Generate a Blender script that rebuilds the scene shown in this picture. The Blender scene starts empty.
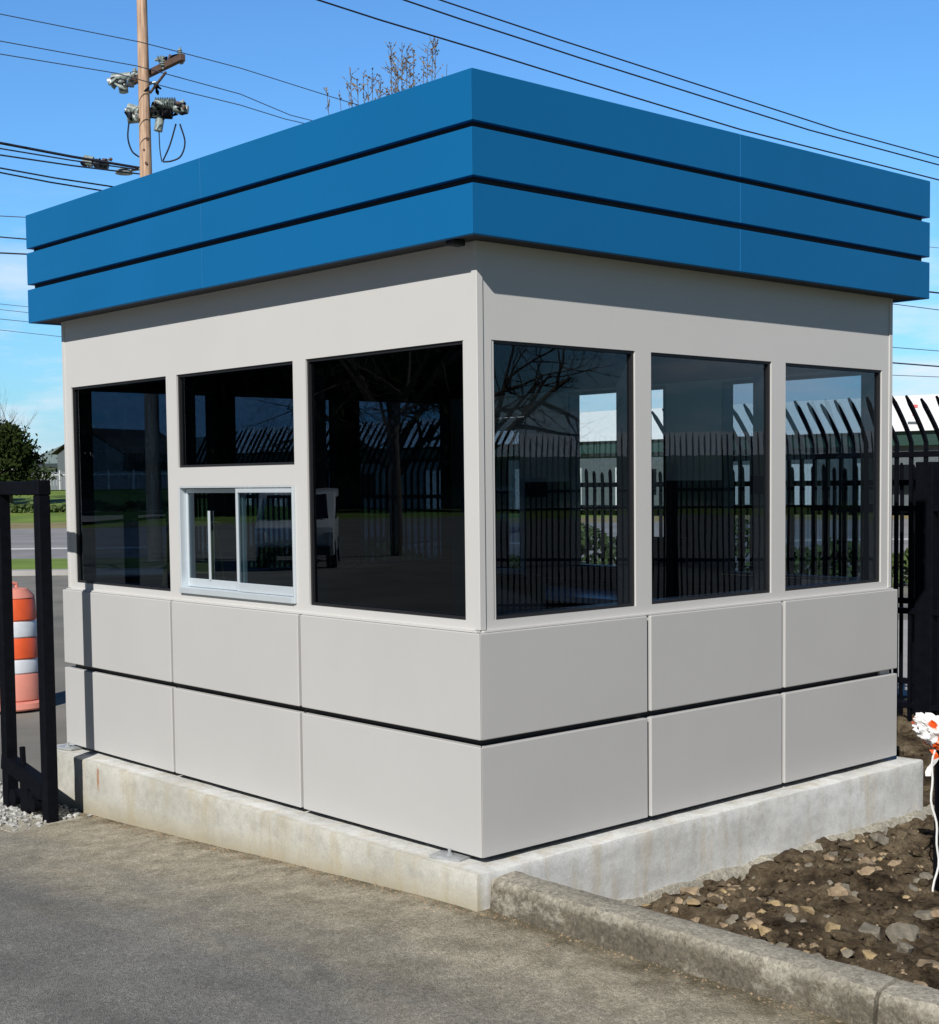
import bpy, bmesh, math, random
from mathutils import Vector, Matrix, noise
R=math.radians
SC=bpy.context.scene; COL=SC.collection
# ---------------------------------------------------------------- camera
CP=Vector((-4.2322,-4.6730,1.6713))
CF=Vector((0.66777063,0.74202126,-0.0590494)); CR=Vector((0.74283979,-0.66937949,-0.01096064)); CU=Vector((0.04765948,0.03654505,0.99819489))
FPX=1432.888; PX0=469.5+5.61; PY0=512+53.69
cam=bpy.data.cameras.new('camera'); co=bpy.data.objects.new('camera',cam); COL.objects.link(co)
m=Matrix((CR,CU,-CF)).transposed().to_4x4(); m.translation=CP; co.matrix_world=m
cam.sensor_fit='VERTICAL'; cam.sensor_height=24; cam.lens=FPX*24/1024
cam.shift_x=-5.61/1024; cam.shift_y=53.69/1024; cam.clip_start=.1; cam.clip_end=3000
SC.camera=co
# ---------------------------------------------------------------- world, sun, exposure
SUN=Vector((-1.68,-1.0,1.41)).normalized()
w=bpy.data.worlds.new('World'); SC.world=w; w.use_nodes=True
nt=w.node_tree; nt.nodes.clear()
def N(t,**k):
    n=nt.nodes.new(t)
    for a,b in k.items(): setattr(n,a,b)
    return n
out=N('ShaderNodeOutputWorld'); bg=N('ShaderNodeBackground'); sky=N('ShaderNodeTexSky')
sky.sky_type='NISHITA'; sky.sun_disc=False; sky.sun_elevation=math.asin(SUN.z); sky.sun_rotation=math.atan2(SUN.x,SUN.y)
sky.air_density=1.25; sky.dust_density=.0; sky.ozone_density=1.6
bg.inputs['Strength'].default_value=.15
tc=N('ShaderNodeTexCoord'); sep=N('ShaderNodeSeparateXYZ'); nt.links.new(tc.outputs['Generated'],sep.inputs[0])
mp=N('ShaderNodeMapping'); mp.inputs['Scale'].default_value=(1,1,4.2); mp.inputs['Location'].default_value=(7.7,2.2,3.3); nt.links.new(tc.outputs['Generated'],mp.inputs[0])
nz=N('ShaderNodeTexNoise'); nz.inputs['Scale'].default_value=5.2; nz.inputs['Detail'].default_value=7; nz.inputs['Roughness'].default_value=.58; nt.links.new(mp.outputs[0],nz.inputs[0])
cr=N('ShaderNodeValToRGB'); cr.color_ramp.elements[0].position=.43; cr.color_ramp.elements[1].position=.65; nt.links.new(nz.outputs[0],cr.inputs[0])
band=N('ShaderNodeValToRGB'); e=band.color_ramp.elements; e[0].position=0; e[0].color=(1,1,1,1); e[1].position=.20; e[1].color=(0,0,0,1); x_=e.new(.07); x_.color=(.95,.95,.95,1); x_=e.new(.13); x_.color=(.7,.7,.7,1)
nt.links.new(sep.outputs[2],band.inputs[0])
mu=N('ShaderNodeMath',operation='MULTIPLY'); nt.links.new(cr.outputs[0],mu.inputs[0]); nt.links.new(band.outputs[0],mu.inputs[1])
tint=N('ShaderNodeMix',data_type='RGBA',blend_type='MULTIPLY'); tint.inputs['Factor'].default_value=1; tint.clamp_result=False; 
tr_=N('ShaderNodeValToRGB'); e=tr_.color_ramp.elements; e[0].position=0; e[0].color=(.29,.45,.92,1); e[1].position=.62; e[1].color=(.07,.15,.30,1)
for p_,c_ in ((.06,(.29,.54,.86)),(.14,(.34,.64,.98)),(.34,(.36,.65,1.0)),(.45,(.15,.31,.55))):
    x_=e.new(p_); x_.color=(*c_,1)
nt.links.new(sep.outputs[2],tr_.inputs[0]); nt.links.new(tr_.outputs[0],tint.inputs['B'])
nt.links.new(sky.outputs[0],tint.inputs['A'])
mix=N('ShaderNodeMix',data_type='RGBA'); nt.links.new(mu.outputs[0],mix.inputs['Factor']); nt.links.new(tint.outputs['Result'],mix.inputs['A']); mix.inputs['B'].default_value=(5.6,6.0,6.6,1)
# sky dimmed on the sunward side to cut fill light in the shadows
dot=N('ShaderNodeVectorMath',operation='DOT_PRODUCT'); dot.inputs[1].default_value=(-.859,-.511,0); nt.links.new(tc.outputs['Generated'],dot.inputs[0])
mr_=N('ShaderNodeMapRange'); mr_.inputs[1].default_value=-.40; mr_.inputs[2].default_value=.25; mr_.inputs[3].default_value=1; mr_.inputs[4].default_value=.26; nt.links.new(dot.outputs['Value'],mr_.inputs[0])
dk=N('ShaderNodeVectorMath',operation='SCALE'); nt.links.new(mix.outputs['Result'],dk.inputs[0]); nt.links.new(mr_.outputs[0],dk.inputs['Scale'])
nt.links.new(dk.outputs[0],bg.inputs['Color']); nt.links.new(bg.outputs[0],out.inputs[0])
sl=bpy.data.lights.new('sun','SUN'); sl.energy=5.0; sl.angle=R(.53); sl.color=(1,.965,.915)
so=bpy.data.objects.new('sun',sl); COL.objects.link(so); so.rotation_euler=SUN.to_track_quat('Z','Y').to_euler()
vs=SC.view_settings; vs.view_transform='Standard'; vs.look='None'; vs.exposure=0.0; vs.gamma=1; vs.use_curve_mapping=False
# ---------------------------------------------------------------- helpers
def at(px,py,D):   # D = distance in front of the lens
    return CP+D*(CF+CR*((px-PX0)/FPX)-CU*((py-PY0)/FPX))
def at_z(px,py,z):
    d=CF+CR*((px-PX0)/FPX)-CU*((py-PY0)/FPX); return CP+d*((z-CP.z)/d.z)
F2=Vector((CF.x,CF.y,0)).normalized(); R2=Vector((F2.y,-F2.x,0))
def fl(lat,dep,z=0): p=CP+R2*lat+F2*dep; return Vector((p.x,p.y,z))
def tag(o,label=None,cat=None,group=None,kind=None):
    if label:o['label']=label
    if cat:o['category']=cat
    if group:o['group']=group
    if kind:o['kind']=kind
    return o
def empty(name,loc=(0,0,0),rz=0):
    o=bpy.data.objects.new(name,None); COL.objects.link(o); o.location=loc; o.rotation_euler.z=rz; o.empty_display_size=.2; return o
class MB:
    def __init__(s): s.b=bmesh.new()
    def box(s,a,b,bev=0,rot=None,seg=1):
        x0,y0,z0=[min(p,q) for p,q in zip(a,b)]; x1,y1,z1=[max(p,q) for p,q in zip(a,b)]
        t=bmesh.new(); bmesh.ops.create_cube(t,size=1)
        c=Vector(((x0+x1)/2,(y0+y1)/2,(z0+z1)/2))
        for v in t.verts: v.co=Vector((v.co.x*(x1-x0),v.co.y*(y1-y0),v.co.z*(z1-z0)))
        if bev>0: bmesh.ops.bevel(t,geom=t.edges[:],offset=bev,segments=seg,affect='EDGES',profile=.5)
        M=Matrix.Translation(c)
        if rot is not None: M=M@rot.to_4x4()
        t.transform(M); s.add(t); return s
    def add(s,t):
        me=bpy.data.meshes.new('t'); t.to_mesh(me); t.free(); s.b.from_mesh(me); bpy.data.meshes.remove(me)
    def quad(s,*p):
        s.b.faces.new([s.b.verts.new(q) for q in p]); return s
    def tube(s,pts,r,n=8,cap=True):
        pts=[Vector(p) for p in pts]; rs=r if isinstance(r,(list,tuple)) else [r]*len(pts)
        rings=[]; up=Vector((0,0,1)); prev=None
        for i,p in enumerate(pts):
            d=(pts[min(i+1,len(pts)-1)]-pts[max(i-1,0)]).normalized()
            if prev is None:
                a=d.orthogonal().normalized()
            else:
                a=(prev-d*prev.dot(d)); a=a.normalized() if a.length>1e-6 else d.orthogonal().normalized()
            prev=a; bb=d.cross(a)
            rings.append([s.b.verts.new(p+(a*math.cos(2*math.pi*k/n)+bb*math.sin(2*math.pi*k/n))*rs[i]) for k in range(n)])
        for i in range(len(rings)-1):
            for k in range(n):
                s.b.faces.new((rings[i][k],rings[i][(k+1)%n],rings[i+1][(k+1)%n],rings[i+1][k]))
        if cap:
            s.b.faces.new(list(reversed(rings[0]))); s.b.faces.new(rings[-1])
        return s
    def bar(s,a,b,wd,ht=None,bev=.004):   # rectangular bar from a to b
        a=Vector(a);b=Vector(b); d=b-a; ht=ht or wd
        q=d.to_track_quat('X','Z'); L=d.length; c=(a+b)/2
        s.box(c-Vector((L/2,wd/2,ht/2)),c+Vector((L/2,wd/2,ht/2)),bev,q.to_matrix()); return s
    def lathe(s,prof,n=24,c=(0,0,0)):
        c=Vector(c); rings=[[s.b.verts.new(c+Vector((r*math.cos(2*math.pi*k/n),r*math.sin(2*math.pi*k/n),z))) for k in range(n)] for r,z in prof]
        for i in range(len(rings)-1):
            for k in range(n): s.b.faces.new((rings[i][k],rings[i][(k+1)%n],rings[i+1][(k+1)%n],rings[i+1][k]))
        s.b.faces.new(list(reversed(rings[0]))); s.b.faces.new(rings[-1]); return s
    def prism(s,poly,axis,a,b,bev=0):      # poly in the other two axes
        t=bmesh.new()
        def P(u,v,h):
            return {'y':(u,h,v),'x':(h,u,v),'z':(u,v,h)}[axis]
        A=[t.verts.new(P(u,v,a)) for u,v in poly]; B=[t.verts.new(P(u,v,b)) for u,v in poly]; n=len(poly)
        t.faces.new(A); t.faces.new(list(reversed(B)))
        for i in range(n): t.faces.new((A[i],B[i],B[(i+1)%n],A[(i+1)%n]))
        bmesh.ops.recalc_face_normals(t,faces=t.faces[:])
        if bev: bmesh.ops.bevel(t,geom=t.edges[:],offset=bev,segments=2,affect='EDGES',profile=.5)
        s.add(t); return s
    def build(s,name,mat,parent=None,smooth=False,recalc=True):
        if recalc: bmesh.ops.recalc_face_normals(s.b,faces=s.b.faces[:])
        me=bpy.data.meshes.new(name); s.b.to_mesh(me); s.b.free(); me.materials.append(mat)
        if smooth:
            for p in me.polygons: p.use_smooth=True
            try: me.set_sharp_from_angle(angle=R(38))
            except Exception: pass
        o=bpy.data.objects.new(name,me); COL.objects.link(o)
        if parent: o.parent=parent
        return o
# ---------------------------------------------------------------- materials
def mat(name,col,rough=.6,metal=0,var=.06,scale=6,bump=0,bscale=200,spec=.5,detail=5,coat=0,stretch=(1,1,1),col2=None,bdist=.01):
    m=bpy.data.materials.new(name); m.use_nodes=True; t=m.node_tree; b=t.nodes['Principled BSDF']
    b.inputs['Roughness'].default_value=rough; b.inputs['Metallic'].default_value=metal; b.inputs['Specular IOR Level'].default_value=spec
    if coat: b.inputs['Coat Weight'].default_value=coat
    tc=t.nodes.new('ShaderNodeTexCoord'); mp=t.nodes.new('ShaderNodeMapping'); mp.inputs['Scale'].default_value=stretch
    t.links.new(tc.outputs['Object'],mp.inputs[0])
    n=t.nodes.new('ShaderNodeTexNoise'); n.inputs['Scale'].default_value=scale; n.inputs['Detail'].default_value=detail; n.inputs['Roughness'].default_value=.6
    t.links.new(mp.outputs[0],n.inputs[0])
    r=t.nodes.new('ShaderNodeValToRGB'); r.color_ramp.elements[0].position=.3; r.color_ramp.elements[1].position=.7
    c2=col2 or tuple(min(1,c*(1+var)) for c in col); c1=col if col2 else tuple(c*(1-var) for c in col)
    r.color_ramp.elements[0].color=(*c1,1); r.color_ramp.elements[1].color=(*c2,1)
    t.links.new(n.outputs[0],r.inputs[0]); t.links.new(r.outputs[0],b.inputs['Base Color'])
    if bump:
        n2=t.nodes.new('ShaderNodeTexNoise'); n2.inputs['Scale'].default_value=bscale; n2.inputs['Detail'].default_value=4
        t.links.new(mp.outputs[0],n2.inputs[0])
        bp=t.nodes.new('ShaderNodeBump'); bp.inputs['Strength'].default_value=bump; bp.inputs['Distance'].default_value=bdist
        t.links.new(n2.outputs[0],bp.inputs['Height']); t.links.new(bp.outputs[0],b.inputs['Normal'])
    m['r']=1; return m
def glass_mat(name,T,refl=.06):
    m=bpy.data.materials.new(name); m.use_nodes=True; t=m.node_tree; t.nodes.clear()
    o=t.nodes.new('ShaderNodeOutputMaterial'); mx=t.nodes.new('ShaderNodeMixShader'); tr=t.nodes.new('ShaderNodeBsdfTransparent'); gl=t.nodes.new('ShaderNodeBsdfGlossy')
    tr.inputs[0].default_value=(*T,1); gl.inputs['Roughness'].default_value=.003; gl.inputs[0].default_value=(.66,.76,.86,1)
    fr=t.nodes.new('ShaderNodeFresnel'); fr.inputs[0].default_value=1.5
    ad=t.nodes.new('ShaderNodeMath'); ad.operation='ADD'; ad.inputs[1].default_value=refl; ad.use_clamp=True
    t.links.new(fr.outputs[0],ad.inputs[0])
    ge=t.nodes.new('ShaderNodeNewGeometry'); inv=t.nodes.new('ShaderNodeMath'); inv.operation='SUBTRACT'; inv.inputs[0].default_value=1; t.links.new(ge.outputs['Backfacing'],inv.inputs[1])
    ml=t.nodes.new('ShaderNodeMath'); ml.operation='MULTIPLY'; t.links.new(ad.outputs[0],ml.inputs[0]); t.links.new(inv.outputs[0],ml.inputs[1])
    # very slight waviness of the float glass
    tc=t.nodes.new('ShaderNodeTexCoord'); n=t.nodes.new('ShaderNodeTexNoise'); n.inputs['Scale'].default_value=1.6; t.links.new(tc.outputs['Object'],n.inputs[0])
    bp=t.nodes.new('ShaderNodeBump'); bp.inputs['Strength'].default_value=.02; bp.inputs['Distance'].default_value=.02; t.links.new(n.outputs[0],bp.inputs['Height']); t.links.new(bp.outputs[0],gl.inputs['Normal'])
    t.links.new(ml.outputs[0],mx.inputs[0]); t.links.new(tr.outputs[0],mx.inputs[1]); t.links.new(gl.outputs[0],mx.inputs[2]); t.links.new(mx.outputs[0],o.inputs[0])
    return m
M={}
M['panel']=mat('panel_paint',(.485,.480,.468),.55,var=.025,scale=1.3,bump=.03,bscale=500)
M['wall']=mat('wall_paint',(.560,.552,.535),.5,var=.02,scale=1.1,bump=.02,bscale=400)
M['blue']=mat('blue_paint',(.006,.128,.325),.5,spec=.12,var=.05,scale=.8,bump=.015,bscale=300)
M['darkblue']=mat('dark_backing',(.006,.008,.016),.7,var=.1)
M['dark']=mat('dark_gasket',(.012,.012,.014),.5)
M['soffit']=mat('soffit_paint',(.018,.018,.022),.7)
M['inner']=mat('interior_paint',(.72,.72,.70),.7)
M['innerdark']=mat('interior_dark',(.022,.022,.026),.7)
M['floor']=mat('booth_floor',(.03,.03,.032),.6)
M['alu']=mat('white_aluminium',(.58,.64,.68),.35,metal=.25,var=.03)
M['black']=mat('black_steel',(.004,.0045,.007),.6,var=.3,scale=20,spec=.06)
M['steel']=mat('galvanised_steel',(.42,.44,.45),.5,metal=.35,var=.15,scale=30)
M['glass']=glass_mat('tinted_glass',(.33,.40,.47),.015)
M['glassright']=glass_mat('light_tinted_glass',(.80,.85,.88),.015)
M['glassrear']=glass_mat('rear_tinted_glass',(.54,.62,.68),.0)
M['glassback']=glass_mat('dark_tinted_glass',(.40,.48,.56),.0)
M['glassclear']=glass_mat('clear_glass',(.97,.98,.98),.0)
M['sliderglass']=glass_mat('slider_glass',(.52,.60,.62),.06)
M['wood']=mat('pole_wood',(.26,.16,.10),.85,var=.0,scale=3,stretch=(7,7,.5),col2=(.66,.46,.33),bump=.4,bscale=30)
M['darkwood']=mat('crossarm_wood',(.10,.06,.045),.85,var=.3)
M['insul']=mat('porcelain_grey',(.09,.12,.12),.45,scale=6,col2=(.42,.48,.46))
M['wire']=mat('black_wire',(.012,.015,.03),.6)
M['wirelight']=mat('weathered_wire',(.05,.07,.11),.6)
M['orange']=mat('orange_plastic',(.72,.105,.03),.45,var=.10,scale=9,bump=.1,bscale=40)
M['white_refl']=mat('white_sheeting',(.62,.66,.70),.35,var=.06,scale=14)
M['fadedorange']=mat('faded_orange_rubber',(.66,.25,.19),.7,var=.08)
M['tape']=mat('flagging_tape',(.80,.79,.78),.4,var=0,scale=11,col2=(.72,.10,.015),detail=1)
_r=[n for n in M['tape'].node_tree.nodes if n.type=='VALTORGB'][0]; _r.color_ramp.elements[0].position=.50; _r.color_ramp.elements[1].position=.55
M['tapewhite']=mat('white_string',(.78,.78,.76),.6)
M['bark']=mat('bark',(.10,.075,.055),.9,var=.35,scale=8,bump=.5,bscale=30)
M['bud']=mat('spring_bud',(.16,.12,.09),.8,var=.3,scale=3,col2=(.30,.24,.15))
M['pine']=mat('pine_needles',(.010,.020,.006),.9,scale=.6,col2=(.035,.05,.012),spec=.1)
M['pineb']=M['pine']
M['leaf']=mat('hedge_leaves',(.025,.05,.012),.8,scale=.5,col2=(.08,.12,.03))
M['grass']=mat('grass_ground',(.075,.135,.012),.95,scale=.25,detail=9,col2=(.19,.28,.03),bump=.5,bscale=4)
M['verge']=mat('dry_verge',(.20,.15,.06),.95,scale=.8,detail=8,col2=(.30,.26,.12))
M['road']=mat('road_asphalt',(.20,.195,.20),.9,scale=.3,detail=8,col2=(.30,.29,.29),bump=.2,bscale=80)
M['lot']=mat('lot_asphalt',(.14,.135,.12),.9,scale=.7,detail=9,col2=(.24,.23,.20),bump=.3,bscale=90)
M['line']=mat('road_paint',(.62,.62,.60),.7,var=.1)
M['apron']=mat('apron_concrete',(.36,.35,.34),.85,var=.1,scale=2,bump=.2)
M['roofgrey']=mat('shingle_roof',(.15,.20,.20),.8,var=.12,scale=3)
M['eave']=mat('dark_eave',(.015,.03,.035),.7)
M['siding']=mat('pale_siding',(.52,.54,.55),.7)
M['whiteroof']=mat('white_metal_roof',(.80,.82,.82),.5,var=.03)
M['greenband']=mat('green_fascia',(.015,.05,.04),.6)
M['dimwall']=mat('dim_wall',(.10,.12,.13),.7,var=.2)
M['pinkred']=mat('red_sign_paint',(.65,.16,.15),.6)
M['vinylfence']=mat('weathered_boards',(.17,.19,.22),.8,var=.25,scale=4,stretch=(1,1,.05))
M['tan']=mat('tan_wood',(.55,.30,.10),.8)
M['white_paint']=mat('van_paint',(.70,.72,.74),.3,coat=.3,var=.02)
M['tyre']=mat('rubber',(.015,.015,.015),.8)
M['carglass']=mat('dark_car_glass',(.01,.012,.015),.05,var=0)
M['lamp']=mat('lamp_lens',(.6,.6,.58),.2)
M['fabric']=mat('black_fabric',(.02,.02,.022),.9)
M['fibre']=mat('yellow_fibreglass',(.45,.34,.10),.5)
M['top']=mat('laminate',(.55,.60,.66),.3)
M['rust']=mat('rust',(.25,.10,.04),.9)

def ramp(t,inp,pts):
    r=t.nodes.new('ShaderNodeValToRGB'); e=r.color_ramp.elements
    e[0].position=pts[0][0]; e[0].color=(*pts[0][1],1); e[1].position=pts[-1][0]; e[1].color=(*pts[-1][1],1)
    for p,c in pts[1:-1]: x=e.new(p); x.color=(*c,1)
    t.links.new(inp,r.inputs[0]); return r.outputs[0]
def tnoise(t,vec,scale,detail=5,rough=.55,stretch=(1,1,1),loc=(0,0,0)):
    mp=t.nodes.new('ShaderNodeMapping'); mp.inputs['Scale'].default_value=stretch; mp.inputs['Location'].default_value=loc; t.links.new(vec,mp.inputs[0])
    n=t.nodes.new('ShaderNodeTexNoise'); n.inputs['Scale'].default_value=scale; n.inputs['Detail'].default_value=detail; n.inputs['Roughness'].default_value=rough
    t.links.new(mp.outputs[0],n.inputs[0]); return n.outputs[0]
def tmix(t,f,a,b,mode='MIX'):
    m=t.nodes.new('ShaderNodeMix'); m.data_type='RGBA'; m.blend_type=mode
    for k,v in (('Factor',f),('A',a),('B',b)):
        if isinstance(v,(int,float)): m.inputs[k].default_value=v
        elif isinstance(v,tuple): m.inputs[k].default_value=(*v,1)
        else: t.links.new(v,m.inputs[k])
    return m.outputs['Result']
def tmath(t,op,a,b=0,clamp=False):
    m=t.nodes.new('ShaderNodeMath'); m.operation=op; m.use_clamp=clamp
    for i,v in enumerate((a,b)):
        if isinstance(v,(int,float)): m.inputs[i].default_value=v
        else: t.links.new(v,m.inputs[i])
    return m.outputs[0]
G3=lambda v:(v,v,v)
# driveway asphalt: worn, speckled, dusty next to the slab and the kerb
def mk_drive():
    m=bpy.data.materials.new('driveway_asphalt'); m.use_nodes=True; t=m.node_tree; b=t.nodes['Principled BSDF']; b.inputs['Roughness'].default_value=.92; b.inputs['Specular IOR Level'].default_value=.25
    tc=t.nodes.new('ShaderNodeTexCoord'); v=tc.outputs['Object']; sp=t.nodes.new('ShaderNodeSeparateXYZ'); t.links.new(v,sp.inputs[0])
    big=tnoise(t,v,1.1,6,.6); mid=tnoise(t,v,7,6,.65); fine=tnoise(t,v,150,3,.7); str_=tnoise(t,v,2.2,5,.6,(1.6,.35,1))
    # distance from the slab edge in metres, wobbling
    d=tmath(t,'ADD',tmath(t,'MULTIPLY',sp.outputs[0],-1),tmath(t,'MULTIPLY',tmath(t,'SUBTRACT',str_,.5),1.5))
    f=t.nodes.new('ShaderNodeMapRange'); f.inputs[1].default_value=.5; f.inputs[2].default_value=1.45; t.links.new(d,f.inputs[0])
    grey=ramp(t,big,[(.3,(.150,.150,.143)),(.7,(.245,.242,.228))])
    dust=ramp(t,mid,[(.25,(.255,.228,.170)),(.75,(.42,.380,.295))])
    c=tmix(t,f.outputs[0],dust,grey)
    # darker seam right at the slab
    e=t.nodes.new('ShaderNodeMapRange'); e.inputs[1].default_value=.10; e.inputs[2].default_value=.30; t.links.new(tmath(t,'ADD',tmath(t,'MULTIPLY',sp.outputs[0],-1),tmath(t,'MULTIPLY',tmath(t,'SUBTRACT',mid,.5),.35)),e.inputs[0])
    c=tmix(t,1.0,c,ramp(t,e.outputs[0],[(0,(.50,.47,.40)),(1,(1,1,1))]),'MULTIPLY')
    vo=t.nodes.new('ShaderNodeTexVoronoi'); vo.inputs['Scale'].default_value=170; t.links.new(v,vo.inputs[0])
    spk=ramp(t,vo.outputs['Color'],[(.1,G3(.60)),(.5,G3(.97)),(.9,G3(1.5))])
    c=tmix(t,.6,c,spk,'MULTIPLY')
    c=tmix(t,.6,c,ramp(t,fine,[(.3,G3(.68)),(.7,G3(1.32))]),'MULTIPLY')
    c=tmix(t,.7,c,ramp(t,mid,[(.3,G3(.84)),(.7,G3(1.13))]),'MULTIPLY')
    c=tmix(t,.45,c,ramp(t,tnoise(t,v,1.7,4,.5,(1.8,.5,1),(5,2,0)),[(.36,G3(.70)),(.50,G3(1.0)),(.68,G3(1.14))]),'MULTIPLY')
    v2=t.nodes.new('ShaderNodeTexVoronoi'); v2.inputs['Scale'].default_value=75; t.links.new(v,v2.inputs[0])
    c=tmix(t,.55,c,ramp(t,v2.outputs['Color'],[(.1,G3(.66)),(.5,G3(1.0)),(.9,G3(1.38))]),'MULTIPLY')
    t.links.new(c,b.inputs['Base Color'])
    bp=t.nodes.new('ShaderNodeBump'); bp.inputs['Strength'].default_value=.9; bp.inputs['Distance'].default_value=.004
    t.links.new(tmath(t,'ADD',fine,tmath(t,'MULTIPLY',vo.outputs['Distance'],1.2)),bp.inputs['Height']); t.links.new(bp.outputs[0],b.inputs['Normal'])
    return m
def mk_concrete(name,base,light,stain,old=False,slab=False,kerb=False):
    m=bpy.data.materials.new(name); m.use_nodes=True; t=m.node_tree; b=t.nodes['Principled BSDF']; b.inputs['Roughness'].default_value=.88; b.inputs['Specular IOR Level'].default_value=.3
    tc=t.nodes.new('ShaderNodeTexCoord'); v=tc.outputs['Object']; sp=t.nodes.new('ShaderNodeSeparateXYZ'); t.links.new(v,sp.inputs[0])
    big=tnoise(t,v,2.2,7,.65,(1,1,2)); drip=tnoise(t,v,9,5,.6,(1,1,.16)); fine=tnoise(t,v,120,4,.7); mid=tnoise(t,v,34 if old else 14,7,.7)
    c=ramp(t,big,[(.3,base),(.68,light)])
    c=tmix(t,tmath(t,'MULTIPLY',ramp(t,drip,[(.50,G3(0)),(.72,G3(1))]),.55 if not old else .3),c,stain)
    c=tmix(t,tmath(t,'MULTIPLY',ramp(t,mid,[(.45,G3(0)),(.75,G3(1))]),.5 if not old else .85),c,tuple(x*.62 for x in base))
    c=tmix(t,.5,c,ramp(t,fine,[(.3,G3(.75)),(.7,G3(1.2))]),'MULTIPLY')
    if slab:
        def mr(a,lo,hi):
            q=t.nodes.new('ShaderNodeMapRange'); q.inputs[1].default_value=lo; q.inputs[2].default_value=hi; t.links.new(a,q.inputs[0]); return q.outputs[0]
        # splash dirt low on the roadside face, one rust run near the gate
        wob=tmath(t,'MULTIPLY',tmath(t,'SUBTRACT',mid,.5),.14)
        low=mr(tmath(t,'ADD',tmath(t,'ADD',sp.outputs[2],tmath(t,'MULTIPLY',sp.outputs[1],.045)),wob),-.08,-.19)
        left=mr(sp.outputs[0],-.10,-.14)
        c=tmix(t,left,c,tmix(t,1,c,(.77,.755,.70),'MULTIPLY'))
        c=tmix(t,tmath(t,'MULTIPLY',tmath(t,'MULTIPLY',low,left),.65),c,(.34,.29,.18))
        ry=tmath(t,'ABSOLUTE',tmath(t,'SUBTRACT',tmath(t,'ADD',sp.outputs[1],tmath(t,'MULTIPLY',wob,.12)),3.325))
        run=tmath(t,'MULTIPLY',tmath(t,'MULTIPLY',mr(ry,.022,.008),mr(sp.outputs[2],-.045,-.07)),mr(sp.outputs[2],-.21,-.15))
        c=tmix(t,tmath(t,'MULTIPLY',tmath(t,'MULTIPLY',run,left),.8),c,(.33,.15,.06))
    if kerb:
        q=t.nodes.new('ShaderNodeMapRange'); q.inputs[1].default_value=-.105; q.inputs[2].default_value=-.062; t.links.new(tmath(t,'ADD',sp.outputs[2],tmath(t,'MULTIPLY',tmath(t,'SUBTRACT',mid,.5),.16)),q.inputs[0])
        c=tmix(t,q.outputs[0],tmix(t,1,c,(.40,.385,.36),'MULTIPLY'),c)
        chip=ramp(t,tnoise(t,v,6,7,.7,(1,.6,1),(3,3,3)),[(.55,G3(0)),(.62,G3(1))])
        c=tmix(t,tmath(t,'MULTIPLY',chip,.5),c,(.50,.47,.39))
    if old:
        vo=t.nodes.new('ShaderNodeTexVoronoi'); vo.inputs['Scale'].default_value=75; t.links.new(v,vo.inputs[0])
        c=tmix(t,.6,c,ramp(t,vo.outputs['Color'],[(.1,G3(.6)),(.9,G3(1.4))]),'MULTIPLY')
    t.links.new(c,b.inputs['Base Color'])
    bp=t.nodes.new('ShaderNodeBump'); bp.inputs['Strength'].default_value=.8 if old else .35; bp.inputs['Distance'].default_value=.008 if old else .004
    t.links.new(tmath(t,'ADD',fine,tmath(t,'MULTIPLY',mid,2)),bp.inputs['Height']); t.links.new(bp.outputs[0],b.inputs['Normal'])
    return m
def mk_soil():
    m=bpy.data.materials.new('soil'); m.use_nodes=True; t=m.node_tree; b=t.nodes['Principled BSDF']; b.inputs['Roughness'].default_value=.97; b.inputs['Specular IOR Level'].default_value=.15
    tc=t.nodes.new('ShaderNodeTexCoord'); v=tc.outputs['Object']
    big=tnoise(t,v,5.0,8,.68); fine=tnoise(t,v,70,5,.7)
    c=ramp(t,big,[(.34,(.026,.018,.011)),(.46,(.085,.062,.038)),(.62,(.19,.148,.095)),(.72,(.26,.21,.145))])
    c=tmix(t,.9,c,ramp(t,fine,[(.25,G3(.45)),(.6,G3(1.05)),(.75,G3(2.0))]),'MULTIPLY')
    t.links.new(c,b.inputs['Base Color'])
    bp=t.nodes.new('ShaderNodeBump'); bp.inputs['Strength'].default_value=1; bp.inputs['Distance'].default_value=.02; t.links.new(fine,bp.inputs['Height']); t.links.new(bp.outputs[0],b.inputs['Normal'])
    return m
M['drive']=mk_drive()
M['slab']=mk_concrete('slab_concrete',(.54,.54,.51),(.76,.77,.75),(.52,.43,.27),slab=True)
M['rough']=mk_concrete('rough_footing',(.33,.31,.25),(.52,.49,.40),(.30,.25,.16),True)
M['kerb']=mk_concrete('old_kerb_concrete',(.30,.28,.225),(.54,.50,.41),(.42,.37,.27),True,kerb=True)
M['soil']=mk_soil()
M['gravel']=mat('gravel_stones',(.10,.10,.10),.85,scale=40,detail=2,col2=(.62,.62,.58))
STONE=[mat('tan_stone',(.15,.11,.07),.9,scale=14,col2=(.40,.30,.19),bump=.4,bscale=60),mat('grey_stone',(.10,.09,.07),.9,scale=14,col2=(.27,.24,.185),bump=.4,bscale=60),
       mat('ochre_stone',(.22,.155,.075),.9,scale=14,col2=(.46,.35,.20),bump=.4,bscale=60),mat('brown_clod',(.028,.020,.012),.95,scale=7,col2=(.16,.12,.075),bump=.5,bscale=60)]

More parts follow.
